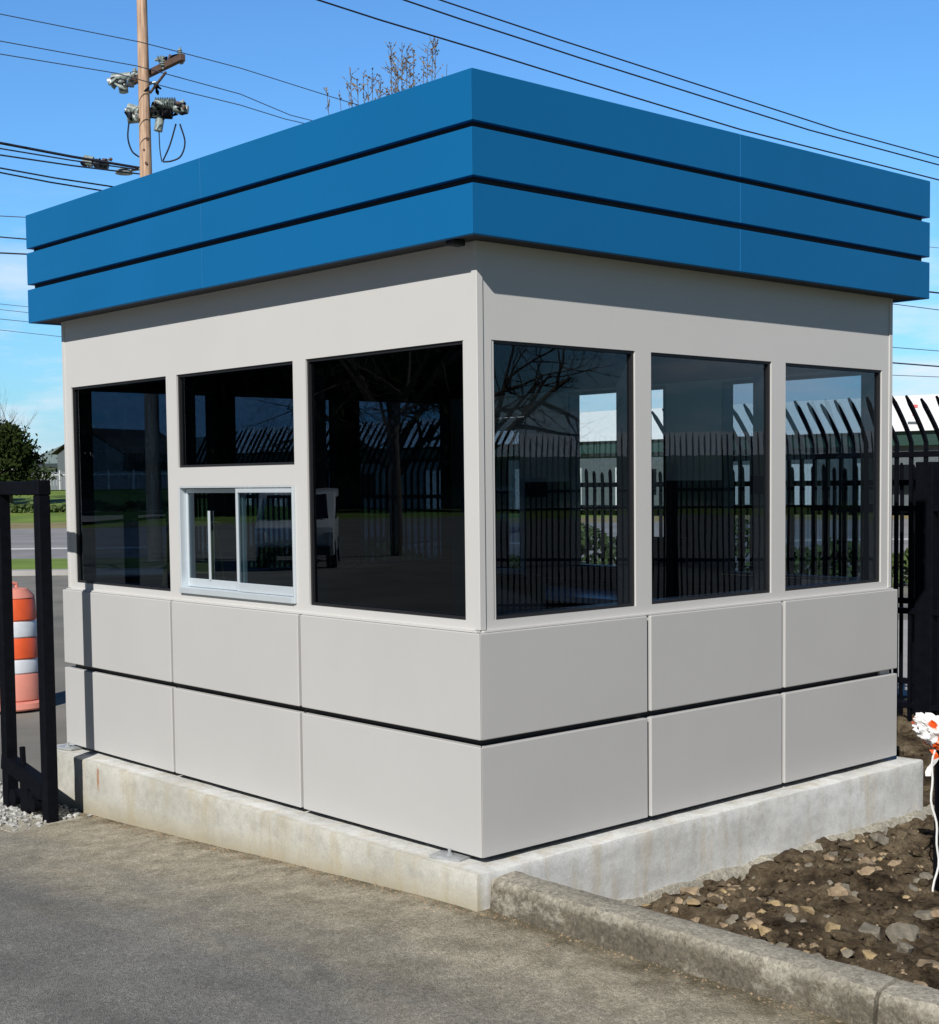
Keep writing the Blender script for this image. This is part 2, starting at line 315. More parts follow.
# ================================================================ SETTING
def sstep(a,b,x): x=max(0,min(1,(x-a)/(b-a))); return x*x*(3-2*x)
def hd(x,y):      # height of the driveway
    z=-.19-.05*max(0,min(3.6,y))
    z+=.012*noise.noise(Vector((x*.5,y*.5,3)))+.004*noise.noise(Vector((x*2,y*2,7)))
    return z
def grid(name,m,x0,x1,y0,y1,nx,ny,f,powx=1,powy=1,kind='structure'):
    b=bmesh.new(); V=[]
    for j in range(ny+1):
        row=[]
        for i in range(nx+1):
            x=x0+(x1-x0)*(i/nx)**powx; y=y0+(y1-y0)*(j/ny)**powy
            row.append(b.verts.new((x,y,f(x,y))))
        V.append(row)
    for j in range(ny):
        for i in range(nx): b.faces.new((V[j][i],V[j][i+1],V[j+1][i+1],V[j+1][i]))
    mb=MB(); mb.b.free(); mb.b=b
    o=mb.build(name,m,smooth=True,recalc=False); tag(o,kind=kind); return o
def hg(x,y):
    dep=(Vector((x,y,0))-CP).dot(F2)
    return -.58+2.23*sstep(84,165,dep)
grid('ground',M['grass'],-700,700,-500,900,140,140,hg)
# camera-facing strips, distances read off the photograph
def strip(name,m,l0,l1,d0,d1,z,kind='structure'):
    o=MB().quad(fl(l0,d0,z),fl(l1,d0,z),fl(l1,d1,z),fl(l0,d1,z)).build(name,m); 
    if o.data.polygons[0].normal.z<0: o.data.flip_normals()
    tag(o,kind=kind); return o
LQ=MB(); LQ.quad((-70,4.2,-.40),(6.95,4.2,-.40),(30,60,-.40),(-70,60,-.40)); LQ.quad((6.95,4.2,-.40),(6.95,-50,-.40),(60,-50,-.40),(30,60,-.40))
tag(LQ.build('parking_lot',M['lot']),kind='structure')
strip('road',M['road'],-160,160,36,69,-.385)
strip('road_line',M['line'],-160,160,46.2,47.3,-.379)
strip('grass_verge',M['verge'],-160,160,69,80,-.40)
def slabstrip(name,m,l0,l1,d0,d1,z):
    b=MB(); P=[fl(l0,d0,z),fl(l1,d0,z),fl(l1,d1,z),fl(l0,d1,z)]; Q=[p-Vector((0,0,.4)) for p in P]
    b.quad(*P)
    for i in range(4): b.quad(P[i],P[(i+1)%4],Q[(i+1)%4],Q[i])
    tag(b.build(name,m),kind='structure')
slabstrip('grass_island',M['grass'],-26,-3,33.52,38.5,-.29)
slabstrip('grass_island_kerb',M['apron'],-26.2,-2.8,33.0,33.5,-.28)
strip('concrete_apron',M['apron'],2.4,30,13.2,20.3,-.37)
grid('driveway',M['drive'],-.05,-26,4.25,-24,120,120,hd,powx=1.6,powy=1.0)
# soil bed to the right of the booth
KX=lambda y:.09+.02*math.sin(y*1.3)
def hs(x,y):
    z=-.36+.10*sstep(3,6,x)+.05*sstep(-1.0,-3,y)
    z+=.045*(noise.noise(Vector((x*2.3,y*2.3,1)))) + .045*noise.noise(Vector((x*6,y*6,4)))+.034*abs(noise.noise(Vector((x*12,y*12,9))))+.014*noise.noise(Vector((x*28,y*28,2)))
    z-=.012
    z=z+.05*math.exp(-((x-1.9)**2+(y+.55)**2)/.12)-.05*math.exp(-((x-2.0)**2+(y+1.1)**2)/.10)
    return z
grid('soil_bed',M['soil'],.04,6.9,-7,4.3,230,330,hs)
# ================================================================ CONCRETE SLAB
SX0,SY0,SX1,SY1,SZ=-.156,-.13,3.47,4.12,-.03
def rough_box(a,b,n,bev,amp,seed):
    t=bmesh.new(); bmesh.ops.create_cube(t,size=1)
    for v in t.verts: v.co=Vector([a[i]+(v.co[i]+.5)*(b[i]-a[i]) for i in range(3)])
    bmesh.ops.bevel(t,geom=t.edges[:],offset=bev,segments=2,affect='EDGES',profile=.6)
    L=max(b[i]-a[i] for i in range(3)); 
    for ax in range(3):
        k=int((b[ax]-a[ax])/n)
        for i in range(1,k+1):
            p=[0,0,0]; p[ax]=a[ax]+(b[ax]-a[ax])*i/(k+1); nn=[0,0,0]; nn[ax]=1
            bmesh.ops.bisect_plane(t,geom=t.verts[:]+t.edges[:]+t.faces[:],plane_co=p,plane_no=nn)
    for v in t.verts:
        v.co+=Vector([noise.noise(v.co*4.5+Vector((seed,i*9,0)))*amp+noise.noise(v.co*16+Vector((seed,i*9,3)))*amp*.5 for i in range(3)])
    return t
s=MB(); s.add(rough_box((SX0,SY0,-.70),(SX1,SY1,SZ),.07,.016,.006,1))
slab=s.build('concrete_slab',M['slab'],smooth=True)
tag(slab,'pale poured concrete slab carrying the guard booth, stained along its roadside edge','slab')
ft=MB()
b=bmesh.new(); NX=90
rows=[]
for i in range(NX+1):
    x=.55+(SX1+.12-.55)*i/NX
    amp=.3+.7*sstep(1.0,1.9,x)
    wv=.055*amp*(1+.9*noise.noise(Vector((x*3.1,0,2)))+.6*noise.noise(Vector((x*11,0,5))))
    zt=-.335+.02*noise.noise(Vector((x*5,3,2)))+.012*noise.noise(Vector((x*19,3,2)))
    rows.append([b.verts.new((x,SY0+.03,zt+.01)),b.verts.new((x,SY0-wv*.6,zt)),b.verts.new((x,SY0-wv*1.25,zt-.03)),b.verts.new((x,SY0-wv*1.6,-.5))])
for i in range(NX):
    for k in range(3): b.faces.new((rows[i][k],rows[i][k+1],rows[i+1][k+1],rows[i+1][k]))
ft.b.free(); ft.b=b
f_=ft.build('rough_footing',M['rough'],slab,smooth=True)
tag(f_,'rough concrete overspill along the foot of the slab')
# ================================================================ KERB
def kerb_seg(y0,y1,seed):
    n=max(6,int(abs(y1-y0)/.04)); b=bmesh.new(); rings=[]
    prof=[(-.108,-.42),(-.098,-.16),(-.089,-.082),(-.070,-.058),(-.01,-.050),(.06,-.052),(.088,-.066),(.095,-.42)]
    for i in range(n+1):
        y=y0+(y1-y0)*i/n; off=.02*math.sin((y+.3)*.55)+.028*sstep(-.2,-2.4,y)
        end=1 if 0<i<n else .985
        ring=[]
        for j,(px,pz) in enumerate(prof):
            q=Vector((px*end+off,y,pz-.0*(1-end)))
            d=Vector([noise.noise(q*7+Vector((seed,k*5,j)))*.007+noise.noise(q*26+Vector((seed,k*5,j*2)))*.006 for k in range(3)])
            if j in(2,3): d.z-=.012*max(0,noise.noise(Vector((y*9,seed,2))))
            if i in(0,n): d.y=0
            ring.append(b.verts.new(q+d))
        rings.append(ring)
    for i in range(n):
        for j in range(len(prof)-1): b.faces.new((rings[i][j],rings[i][j+1],rings[i+1][j+1],rings[i+1][j]))
    b.faces.new(rings[0]); b.faces.new(list(reversed(rings[-1])))
    mb=MB(); mb.b.free(); mb.b=b; o=mb.build('kerb',M['kerb'],smooth=True); tag(o,kind='structure')
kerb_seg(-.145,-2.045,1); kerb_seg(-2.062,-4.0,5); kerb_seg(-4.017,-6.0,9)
# ================================================================ BOOTH
LX,LY=3.297,3.956; ZB,ZW,ZT=1.05,2.292,2.72; TH=.10
booth=empty('guard_booth',(0,0,0))
tag(booth,'grey panelled guard booth with a deep blue roof fascia and dark tinted windows','booth')
def wall_cells(axis,pos,inward,u0,u1,z0,z1,holes):
    """clean wall shell with openings; axis='x' -> plane x=pos spanning y"""
    us=sorted({u0,u1,*[h[0] for h in holes],*[h[1] for h in holes]}); zs=sorted({z0,z1,*[h[2] for h in holes],*[h[3] for h in holes]})
    def solid(i,j):
        if not(0<=i<len(us)-1 and 0<=j<len(zs)-1): return False
        uc=(us[i]+us[i+1])/2; zc=(zs[j]+zs[j+1])/2
        return not any(h[0]<uc<h[1] and h[2]<zc<h[3] for h in holes)
    mb=MB()
    P=lambda u,z,d:(pos+inward*d,u,z) if axis=='x' else (u,pos+inward*d,z)
    for i in range(len(us)-1):
        for j in range(len(zs)-1):
            if not solid(i,j): continue
            a,b_,c,d=us[i],us[i+1],zs[j],zs[j+1]
            for dd in(0,TH): mb.quad(P(a,c,dd),P(b_,c,dd),P(b_,d,dd),P(a,d,dd))
            if not solid(i-1,j): mb.quad(P(a,c,0),P(a,c,TH),P(a,d,TH),P(a,d,0))
            if not solid(i+1,j): mb.quad(P(b_,c,0),P(b_,c,TH),P(b_,d,TH),P(b_,d,0))
            if not solid(i,j-1): mb.quad(P(a,c,0),P(b_,c,0),P(b_,c,TH),P(a,c,TH))
            if not solid(i,j+1): mb.quad(P(a,d,0),P(b_,d,0),P(b_,d,TH),P(a,d,TH))
    bmesh.ops.remove_doubles(mb.b,verts=mb.b.verts[:],dist=1e-5)
    return mb
LH=[(2.672,3.8585,ZB,ZW),(1.4025,2.555,1.765,ZW),(1.4025,2.555,ZB,1.657),(.0907,1.291,ZB,ZW)]
RH=[(.0837,1.0315,ZB,ZW),(1.148,2.127,ZB,ZW),(2.252,3.196,ZB,ZW)]
BH=[(.12,1.05,ZB,ZW),(1.20,2.10,ZB,ZW),(2.28,3.18,ZB,ZW)]
XH=[(.12,1.17,ZB,ZW),(1.65,2.55,ZB,ZW),(3.02,3.86,.02,2.15)]
WZ=.96
o=wall_cells('x',0,1,.004,LY-.004,WZ,ZT,LH).build('wall',M['wall'],booth)
o=wall_cells('y',0,1,.004,LX-.004,WZ-.003,ZT+.003,RH).build('wall',M['wall'],booth)
o=wall_cells('y',LY,-1,.004,LX-.004,WZ-.003,ZT+.003,BH).build('wall',M['wall'],booth)
o=wall_cells('x',LX,-1,.004,LY-.004,WZ,ZT,XH).build('wall',M['wall'],booth)
# interior lining, lower wall core
mb=MB()
for a,b_ in (((.02,.02,-.01),(TH+.01,LY-.02,WZ-.002)),((TH+.012,.02,-.01),(LX-TH-.012,TH+.01,WZ-.002)),((TH+.012,LY-TH-.01,-.01),(LX-TH-.012,LY-.02,WZ-.002)),((LX-TH-.01,.02,-.01),(LX-.02,2.95,WZ-.002)),((LX-TH-.01,3.93,-.01),(LX-.02,LY-.02,WZ-.002))): mb.box(a,b_)
mb.build('lower_wall_core',M['dark'],booth)
def lining(axis,pos,d,u0,u1,holes,za=.9,zb_=2.45):
    o=[(h[0]-.004,h[1]+.004,h[2]-.004,h[3]+.004) for h in holes]
    us=sorted({u0,u1,*[h[0] for h in o],*[h[1] for h in o]}); zs=sorted({za,zb_,*[h[2] for h in o],*[h[3] for h in o]}); zs=[z for z in zs if za<=z<=zb_]
    mb=MB()
    for i in range(len(us)-1):
        for j in range(len(zs)-1):
            uc=(us[i]+us[i+1])/2; zc=(zs[j]+zs[j+1])/2
            if any(h[0]<uc<h[1] and h[2]<zc<h[3] for h in o): continue
            P=lambda u,z:(pos+d*.003,u,z) if axis=='x' else (u,pos+d*.003,z)
            mb.quad(P(us[i],zs[j]),P(us[i+1],zs[j]),P(us[i+1],zs[j+1]),P(us[i],zs[j+1]))
    return mb
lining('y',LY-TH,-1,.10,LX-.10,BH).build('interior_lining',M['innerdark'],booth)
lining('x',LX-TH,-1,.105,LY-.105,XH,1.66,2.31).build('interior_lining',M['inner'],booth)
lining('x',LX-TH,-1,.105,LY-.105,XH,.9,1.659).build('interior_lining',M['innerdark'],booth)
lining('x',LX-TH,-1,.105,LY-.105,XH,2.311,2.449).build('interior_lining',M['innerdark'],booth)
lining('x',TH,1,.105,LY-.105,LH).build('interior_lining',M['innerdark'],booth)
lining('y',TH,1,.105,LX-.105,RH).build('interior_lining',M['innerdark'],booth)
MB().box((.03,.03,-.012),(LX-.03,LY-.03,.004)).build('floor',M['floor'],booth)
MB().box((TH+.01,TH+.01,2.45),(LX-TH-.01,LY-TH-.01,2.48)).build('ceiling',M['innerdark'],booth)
# corner trims
mb=MB()
mb.box((-.007,-.007,1.012),(.030,.030,2.715),.002); mb.build('corner_trim',M['wall'],booth)
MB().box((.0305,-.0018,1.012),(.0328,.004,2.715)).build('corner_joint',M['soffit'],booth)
MB().box((LX-.03,-.005,1.012),(LX+.004,.03,2.715),.002).build('corner_trim',M['wall'],booth)
MB().box((-.005,LY-.03,1.012),(.03,LY+.004,2.715),.002).build('corner_trim',M['wall'],booth)
# windows
def window(axis,pos,inward,h,gl='glass'):
    u0,u1,z0,z1=h; g=.014
    P=lambda u,z,d:(pos+inward*d,u,z) if axis=='x' else (u,pos+inward*d,z)
    fr=MB()
    D_=TH+.012
    for a,b_ in ((P(u0+.001,z0+.001,.010),P(u0+g,z1-.001,D_)),(P(u1-g,z0+.001,.010),P(u1-.001,z1-.001,D_)),(P(u0+g,z0+.001,.010),P(u1-g,z0+g,D_)),(P(u0+g,z1-g,.010),P(u1-g,z1-.001,D_))): fr.box(a,b_)
    f=fr.build('window',M['dark'],booth)
    MB().box(P(u0+g,z0+g,.026),P(u1-g,z1-g,.034)).build('pane',M[gl],f); return f
for h in (LH[0],LH[1],LH[3]): window('x',0,1,h)
for h in RH: window('y',0,1,h,'glassright')
for h in BH: window('y',LY,-1,h,'glassback')
window('x',LX,-1,XH[0],'glassrear'); window('x',LX,-1,XH[1],'glassclear')
d=MB().box((LX-.06,3.025,.03),(LX-.01,3.855,1.0),.003).build('door',M['wall'],booth)
fr=MB()
for a,b_ in (((LX-.06,3.025,1.0),(LX-.01,3.12,2.145)),((LX-.06,3.76,1.0),(LX-.01,3.855,2.145)),((LX-.06,3.12,2.05),(LX-.01,3.76,2.145))): fr.box(a,b_)
fr.build('door_frame',M['wall'],d); MB().box((LX-.04,3.12,1.0),(LX-.03,3.76,2.05)).build('pane',M['glass'],d)
MB().tube([(LX-.01,3.10,.95),(LX+.06,3.10,.95),(LX+.06,3.22,.95)],.012).build('handle',M['steel'],d)
# sliding service window
u0,u1,z0,z1=LH[2]
sw=MB(); fo=-.014
for a,b_ in (((fo,u0+.001,z0+.001),(.07,u0+.014,z1-.001)),((fo+.010,u1-.012,z0+.001),(.07,u1-.001,z1-.001)),((fo+.012,u0+.014,z1-.009),(.07,u1-.012,z1-.001)),((fo-.006,u0+.014,z0+.001),(.07,u1-.012,z0+.034))): sw.box(a,b_,.002)
sw=sw.build('sliding_window',M['alu'],booth)
um=1.957
def sash(y0,y1,x,name):
    f=MB(); t=.018
    for a,b_ in (((x,y0,z0+.036),(x+.022,y0+t,z1-.012)),((x,y1-t,z0+.036),(x+.022,y1,z1-.012)),((x,y0+t,z1-.012-.024),(x+.022,y1-t,z1-.012)),((x,y0+t,z0+.036),(x+.022,y1-t,z0+.036+.048))): f.box(a,b_,.002)
    f.build('sash',M['alu'],sw)
    MB().box((x+.008,y0+t,z0+.084),(x+.013,y1-t,z1-.036)).build('pane',M['sliderglass'],sw)
sash(u0+.018,um+.014,.004,'a'); sash(um-.010,u1-.013,.036,'b')
MB().box((.030,2.28,1.13),(.036,2.30,1.52),.001).build('pull_handle',M['alu'],sw)
# cladding panels
gapc=.0125; PZ=[(0.0,.4955),(.5265,1.0)]
def panel(axis,u0,u1,z0,z1,wrap0=False,wrap1=False):
    p=.032; back=.005
    mb=MB()
    if axis=='x':
        if u0<0: mb.prism([(-p,-p+.0006),(-p,u1),(back,u1),(back,back+.0006)],'z',z0,z1,.0045)
        else: mb.box((-p,u0,z0),(back,u1,z1),.005,seg=2)
    else:
        if u0<.01: mb.prism([(-p+.0006,-p),(u1,-p),(u1,back),(back+.0006,back)],'z',z0,z1,.0045)
        else: mb.box((u0,-p,z0),(u1,back,z1),.005,seg=2)
    return mb.build('cladding_panel',M['panel'],booth)
J=[-.032,1.345,2.625,LY+.032]; K=[.006,1.0905,2.195,LX+.032]
for z0,z1 in PZ:
    for i in range(3):
        panel('x',J[i]+(gapc*.95 if i else 0),J[i+1]-(gapc*.95 if i<2 else 0),z0,z1)
        panel('y',K[i]+(gapc if i else 0),K[i+1]-(gapc if i<2 else 0),z0,z1)
    for i in range(3): # unseen rear faces
        a,b_=(.006+i*(LX/3)+.006,.006+(i+1)*(LX/3)-.006)
        MB().box((a,LY-.005,z0),(b_,LY+.032,z1),.003).build('cladding_panel',M['panel'],booth)
    for a,b_ in ((-.0,1.45),(1.47,2.94)): MB().box((LX-.005,a+.005,z0),(LX+.032,b_,z1),.003).build('cladding_panel',M['panel'],booth)
# sill flashing over the panels
mb=MB(); mb.box((-.02,.0,1.002),(.0,LY,1.010)); mb.box((0.006,-.02,1.002),(LX,.0,1.010)); mb.build('sill_flashing',M['wall'],booth)
# fascia
OV=.154; FB=[(2.7097,2.9212),(2.9521,3.1526),(3.1804,3.3927)]
for z0,z1 in FB:
    t=.03
    segs=[((-OV,-OV,z0),(-OV+t,1.998,z1)),((-OV,2.002,z0),(-OV+t,LY+OV,z1)),
          ((-OV+t+.0005,-OV,z0),(1.650,-OV+t,z1)),((1.654,-OV,z0),(LX+OV,-OV+t,z1)),
          ((LX+OV-t,-OV+t+.0005,z0),(LX+OV,LY+OV,z1)),((-OV+t+.0005,LY+OV-t,z0),(LX+OV-t-.0005,LY+OV,z1))]
    for a,b_ in segs[1:2]+segs[3:]: MB().box(a,b_,.0025).build('fascia_panel',M['blue'],booth)
    MB().prism([(-OV,-OV+.0006),(-OV,1.998),(-OV+t,1.998),(-OV+t,-OV+t+.0006)],'z',z0,z1,.002).build('fascia_panel',M['blue'],booth)
    MB().prism([(-OV+.0006,-OV),(1.650,-OV),(1.650,-OV+t),(-OV+t+.0006,-OV+t)],'z',z0,z1,.002).build('fascia_panel',M['blue'],booth)
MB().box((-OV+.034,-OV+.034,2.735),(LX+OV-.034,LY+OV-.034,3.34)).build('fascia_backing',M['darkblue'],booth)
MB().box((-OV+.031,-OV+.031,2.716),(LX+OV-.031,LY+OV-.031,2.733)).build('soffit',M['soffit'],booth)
MB().box((-OV+.036,-OV+.036,3.341),(LX+OV-.036,LY+OV-.036,3.36)).build('roof_deck',M['siding'],booth)
sl_=MB(); sl_.box((-.115,.02,2.69),(-.04,.075,2.716),.006); sl_.build('soffit_lamp',M['darkblue'],booth)
for (ax,ay) in ((-.045,.165),(-.045,3.93)):
    ap=MB(); ap.box((ax-.052,ay-.085,-.029),(ax+.045,ay+.085,-.016),.002,Matrix.Rotation(.22,3,'Z')); ap.tube([(ax-.008,ay,-.02),(ax-.008,ay,.012)],.008,8); ap.tube([(ax-.008,ay,-.018),(ax-.008,ay,-.008)],.016,6); ap.build('anchor_plate',M['steel'],booth)
# interior furniture
ct=empty('counter',(2.9,1.6,0)); tag(ct,'pale work counter inside the booth along the far wall','counter')
MB().box((-.33,-1.35,.86),(.28,1.3,.90),.004).build('counter_top',M['top'],ct)
MB().box((-.25,-1.3,.006),(.26,-.6,.858)).build('cabinet',M['innerdark'],ct); MB().box((-.25,.5,.006),(.26,1.25,.858)).build('cabinet',M['innerdark'],ct)
MB().box((-.1,-.45,.902),(-.08,.15,1.30),.006).build('monitor',M['fabric'],ct)
ch=empty('office_chair',(1.75,1.5,.004),R(200)); tag(ch,'dark office chair inside the booth behind the glass','chair')
MB().box((-.24,-.24,.44),(.24,.24,.52),.03,seg=3).build('seat',M['fabric'],ch); MB().box((.20,-.22,.60),(.27,.22,1.12),.03,seg=3).build('backrest',M['fabric'],ch)
cb=MB(); cb.tube([(0,0,.1),(0,0,.44)],.03); 
for k in range(5):
    a=k*2*math.pi/5; cb.tube([(0,0,.12),(.28*math.cos(a),.28*math.sin(a),.06)],.018); cb.lathe([(.022,0),(.03,.01),(.03,.04),(.02,.05)],8,(.28*math.cos(a),.28*math.sin(a),0))
cb.tube([(.1,0,.46),(.24,0,.5),(.27,0,.7)],.018); cb.build('base',M['black'],ch)
ld=empty('step_ladder',(.52,3.3,.004),R(30)); tag(ld,'thin yellow step ladder standing inside the booth behind the far left window','ladder')
for s_ in(-1,1):
    MB().bar((-.22,s_*.22,0),(0,s_*.15,1.42),.03,.02).build('rail',M['fibre'],ld); MB().bar((.28,s_*.22,0),(.03,s_*.15,1.40),.025,.02).build('rail',M['fibre'],ld)
for k in range(1,5): MB().bar((-.22+.22*k/5,-.22+.07*k/5,1.42*k/5),(-.22+.22*k/5,.22-.07*k/5,1.42*k/5),.02,.07).build('step',M['fibre'],ld)
MB().box((-.06,-.17,1.40),(.08,.17,1.43),.005).build('top_cap',M['fibre'],ld)

# ================================================================ GATE GUIDE FRAME
gf=empty('gate_guide_frame',(-.42,3.74,-.37)); tag(gf,'black steel gate guide frame of two posts and a top beam beside the booth','gate frame')
PW=.076
for y in(-.31,.25): MB().box((-PW/2,y-PW/2,-.1),(PW/2,y+PW/2,1.985),.006).build('post',M['black'],gf)
MB().box((-.034,-.26,1.985),(.034,.9,2.070),.006).build('top_beam',M['black'],gf)
MB().box((-PW/2-.004,-.31-PW/2-.004,1.985),(PW/2+.004,-.31+PW/2+.004,2.075),.006).build('post_cap',M['black'],gf)
lb=MB(); lb.bar((0,-.27,.20),(0,.30,.30),.075,.10); lb.bar((0,-.26,.16),(0,.28,.10),.05,.05); lb.box((-.03,-.05,.02),(.03,.05,.24),.006); lb.bar((0,.05,.28),(0,.06,.42),.03,.03)
lb.build('lower_rail',M['black'],gf)
for ry_ in(-.12,.15): MB().tube([(-.035,ry_,.09),(.035,ry_,.09)],.05,16).build('roller',M['black'],gf)
MB().box((-.30,-.45,-.06),(.2,.45,.012),.01).build('footing',M['rough'],gf)
# gravel round the posts
random.seed(4)
def stone(b,c,r,seed,flat=.7,sub=1):
    t=bmesh.new(); bmesh.ops.create_icosphere(t,subdivisions=sub,radius=1)
    sx,sy,sz=[r*random.uniform(.7,1.25) for _ in range(3)]; rot=Matrix.Rotation(random.uniform(0,6.3),3,'Z')@Matrix.Rotation(random.uniform(-.5,.5),3,'X')
    for v in t.verts:
        k=1+.55*noise.noise(v.co*1.3+Vector((seed,seed*.7,0)))+ .18*noise.noise(v.co*3.1+Vector((seed,0,seed)))
        p=v.co*k; p=Vector((p.x*sx,p.y*sy,p.z*sz*flat)); v.co=rot@p+Vector(c)
    me=bpy.data.meshes.new('t'); t.to_mesh(me); t.free(); b.from_mesh(me); bpy.data.meshes.remove(me)
gv=MB()
for i in range(2600):
    x=random.gauss(-.75,.55); y=random.gauss(3.95,.38)
    if x>-.17 or y<3.36+.12*noise.noise(Vector((x*4,0,0))) or y>5.2: continue
    stone(gv.b,(x,y,-.362+random.uniform(-.004,.014)),random.uniform(.008,.024),i)
g_=gv.build('gravel',M['gravel'],recalc=False); tag(g_,kind='stuff')

# ================================================================ TRAFFIC DRUM
dp=at_z(14,707,-.375); dr=empty('traffic_drum',dp); tag(dr,'orange traffic drum with two white bands standing behind the black gate posts','traffic drum')
def drum_sec(z0,z1,r0,r1,name,mt):
    t=(z1-z0); return MB().lathe([(r0-.012,z0),(r0,z0+.015),(r1,z1-.015),(r1-.012,z1)],32).build(name,M[mt],dr,smooth=True)
MB().lathe([(.30,0),(.31,.015),(.30,.06),(.27,.075)],32).build('base',M['fadedorange'],dr,smooth=True)
secs=[(.075,.325,.262,.250,'body','fadedorange'),(.325,.46,.243,.238,'reflective_band','white_refl'),(.46,.655,.240,.234,'body','orange'),(.655,.81,.230,.225,'reflective_band','white_refl'),(.81,1.02,.227,.215,'body','orange')]
for z0,z1,a,b_,n,m_ in secs: drum_sec(z0,z1,a,b_,n,m_)
MB().lathe([(.214,1.02),(.207,1.04),(.15,1.10),(.08,1.11)],32).build('lid',M['fadedorange'],dr,smooth=True)
hh=MB(); hh.tube([(-.06,0,1.09),(-.055,0,1.145),(0,0,1.155),(.055,0,1.145),(.06,0,1.09)],.018,8); hh.build('handle',M['fadedorange'],dr,smooth=True)

# ================================================================ PICKET FENCE (curved tops) on the right
def picket_curve(base,top,lean,bend):
    """vertical bar, then an arc leaning along 'lean'"""
    pts=[Vector(base)]; zb=base[2]; 
    pts.append(Vector((base[0],base[1],zb+(bend-zb)*.5)))
    n=6
    for k in range(n+1):
        t=k/n; h=bend+(top-bend)*t; off=(t**1.2)*lean.length
        pts.append(Vector((base[0],base[1],0))+lean.normalized()*off+Vector((0,0,h)))
    return pts
def picket_fence(name,A,B,sp,gz,bend,top,lean,label,r=.013,rails=(.25,.95,1.75),posts=(),post_r=.07,nlow=4,cap=None):
    f=empty(name,(0,0,0)); tag(f,label,'fence')
    A=Vector(A);B=Vector(B); n=int((B-A).length/sp); mb=MB()
    for i in range(n+1):
        p=A+(B-A)*i/n; mb.tube(picket_curve((p.x,p.y,gz),top+.02*math.sin(i*1.7),lean,bend),[r]*8+[r*.5],nlow)
    mb.build('pickets',M['black'],f)
    for rz in rails:
        MB().bar((A.x,A.y,gz+rz),(B.x,B.y,gz+rz),.045,.045,.003).build('rail',M['black'],f)
    for q in posts:
        MB().box((q[0]-post_r,q[1]-post_r,gz-.1),(q[0]+post_r,q[1]+post_r,q[2]),.006).build('post',M['black'],f)
    return f
picket_fence('picket_fence',(5.75,3.75,0),(5.75,-2.2,0),.125,-.30,1.93,2.27,Vector((-.24,.03,0)),'black steel picket fence with outward curved tops to the right of the booth',r=.019,
   rails=(.18,.92,1.72,2.14),posts=((5.80,1.22,1.78),(5.80,3.7,1.9),(5.80,-1.3,1.9)),post_r=.075)
picket_fence('sliding_gate',(6.05,5.2,0),(6.05,-2.2,0),.105,-.28,1.6,1.76,Vector((-.01,0,0)),'black sliding gate leaf of straight pickets standing just behind the curved fence',r=.017,rails=(.12,.30,.95,1.68,1.9))
# fence on the other side of the entrance, mirrored in the right-hand windows
rf=picket_fence('picket_fence',(8.2,-14.5,0),(16.5,-4.6,0),.088,-.45,1.7,2.35,Vector((.25,-.22,0)),'long black curved-top picket fence mirrored in the right-hand booth windows',r=.014,rails=(.2,.9,1.95),posts=((9.5,-12.95,1.9),(12.5,-9.4,1.9),(15.5,-5.8,1.9)),nlow=4)

# ================================================================ FLAGGED STAKE
sp_=at(938,878,7.1); sp_.z=-.37
st=empty('flagged_stake',sp_); tag(st,'black steel stake in the dirt topped with crumpled orange and white tape','stake')
k=MB(); k.box((-.032,-.006,-.1),(.032,.006,.83),.002); k.box((-.006,-.030,-.1),(.006,-.006,.83),.002); k.build('post',M['black'],st)
tb_=bmesh.new(); bmesh.ops.create_icosphere(tb_,subdivisions=5,radius=1)
for v in tb_.verts:
    p=v.co.copy(); q=p*1.6
    rid=1-abs(noise.noise(q*1.3+Vector((3,1,2))))*2.2; rid2=1-abs(noise.noise(q*3.1+Vector((7,1,5))))*2
    k=.70+.24*rid+.13*rid2+.05*noise.noise(q*8)
    p=p*k
    v.co=CR*(p.x*.125-.012)+Vector((0,0,p.z*.088+.775-p.x*.055))+CF*(p.y*.075)
tp=MB(); tp.b.free(); tp.b=tb_
for a_,z_ in ((-.05,.70),(.03,.69)):      # loose tails
    prev=None
    for q in range(7):
        u=q/6; p=CR*(a_+.02*math.sin(u*5))+Vector((0,0,z_-.13*u))-CF*(.045+.01*math.sin(u*7)); c=(tp.b.verts.new(p+CR*.013),tp.b.verts.new(p-CR*.013))
        if prev: tp.b.faces.new((prev[0],c[0],c[1],prev[1]))
        prev=c
o=tp.build('flagging_tape',M['tape'],st,recalc=False); o.data.set_sharp_from_angle(angle=R(25))
sg=MB(); pts=[]
for q in range(22):
    u=q/21; pts.append(-CR*(.035+.018*math.sin(u*7)+.006*math.sin(u*23))-CF*.05+Vector((0,0,.70-.76*u)))
sg.tube(pts,.0055,6); sg.build('string',M['tapewhite'],st)

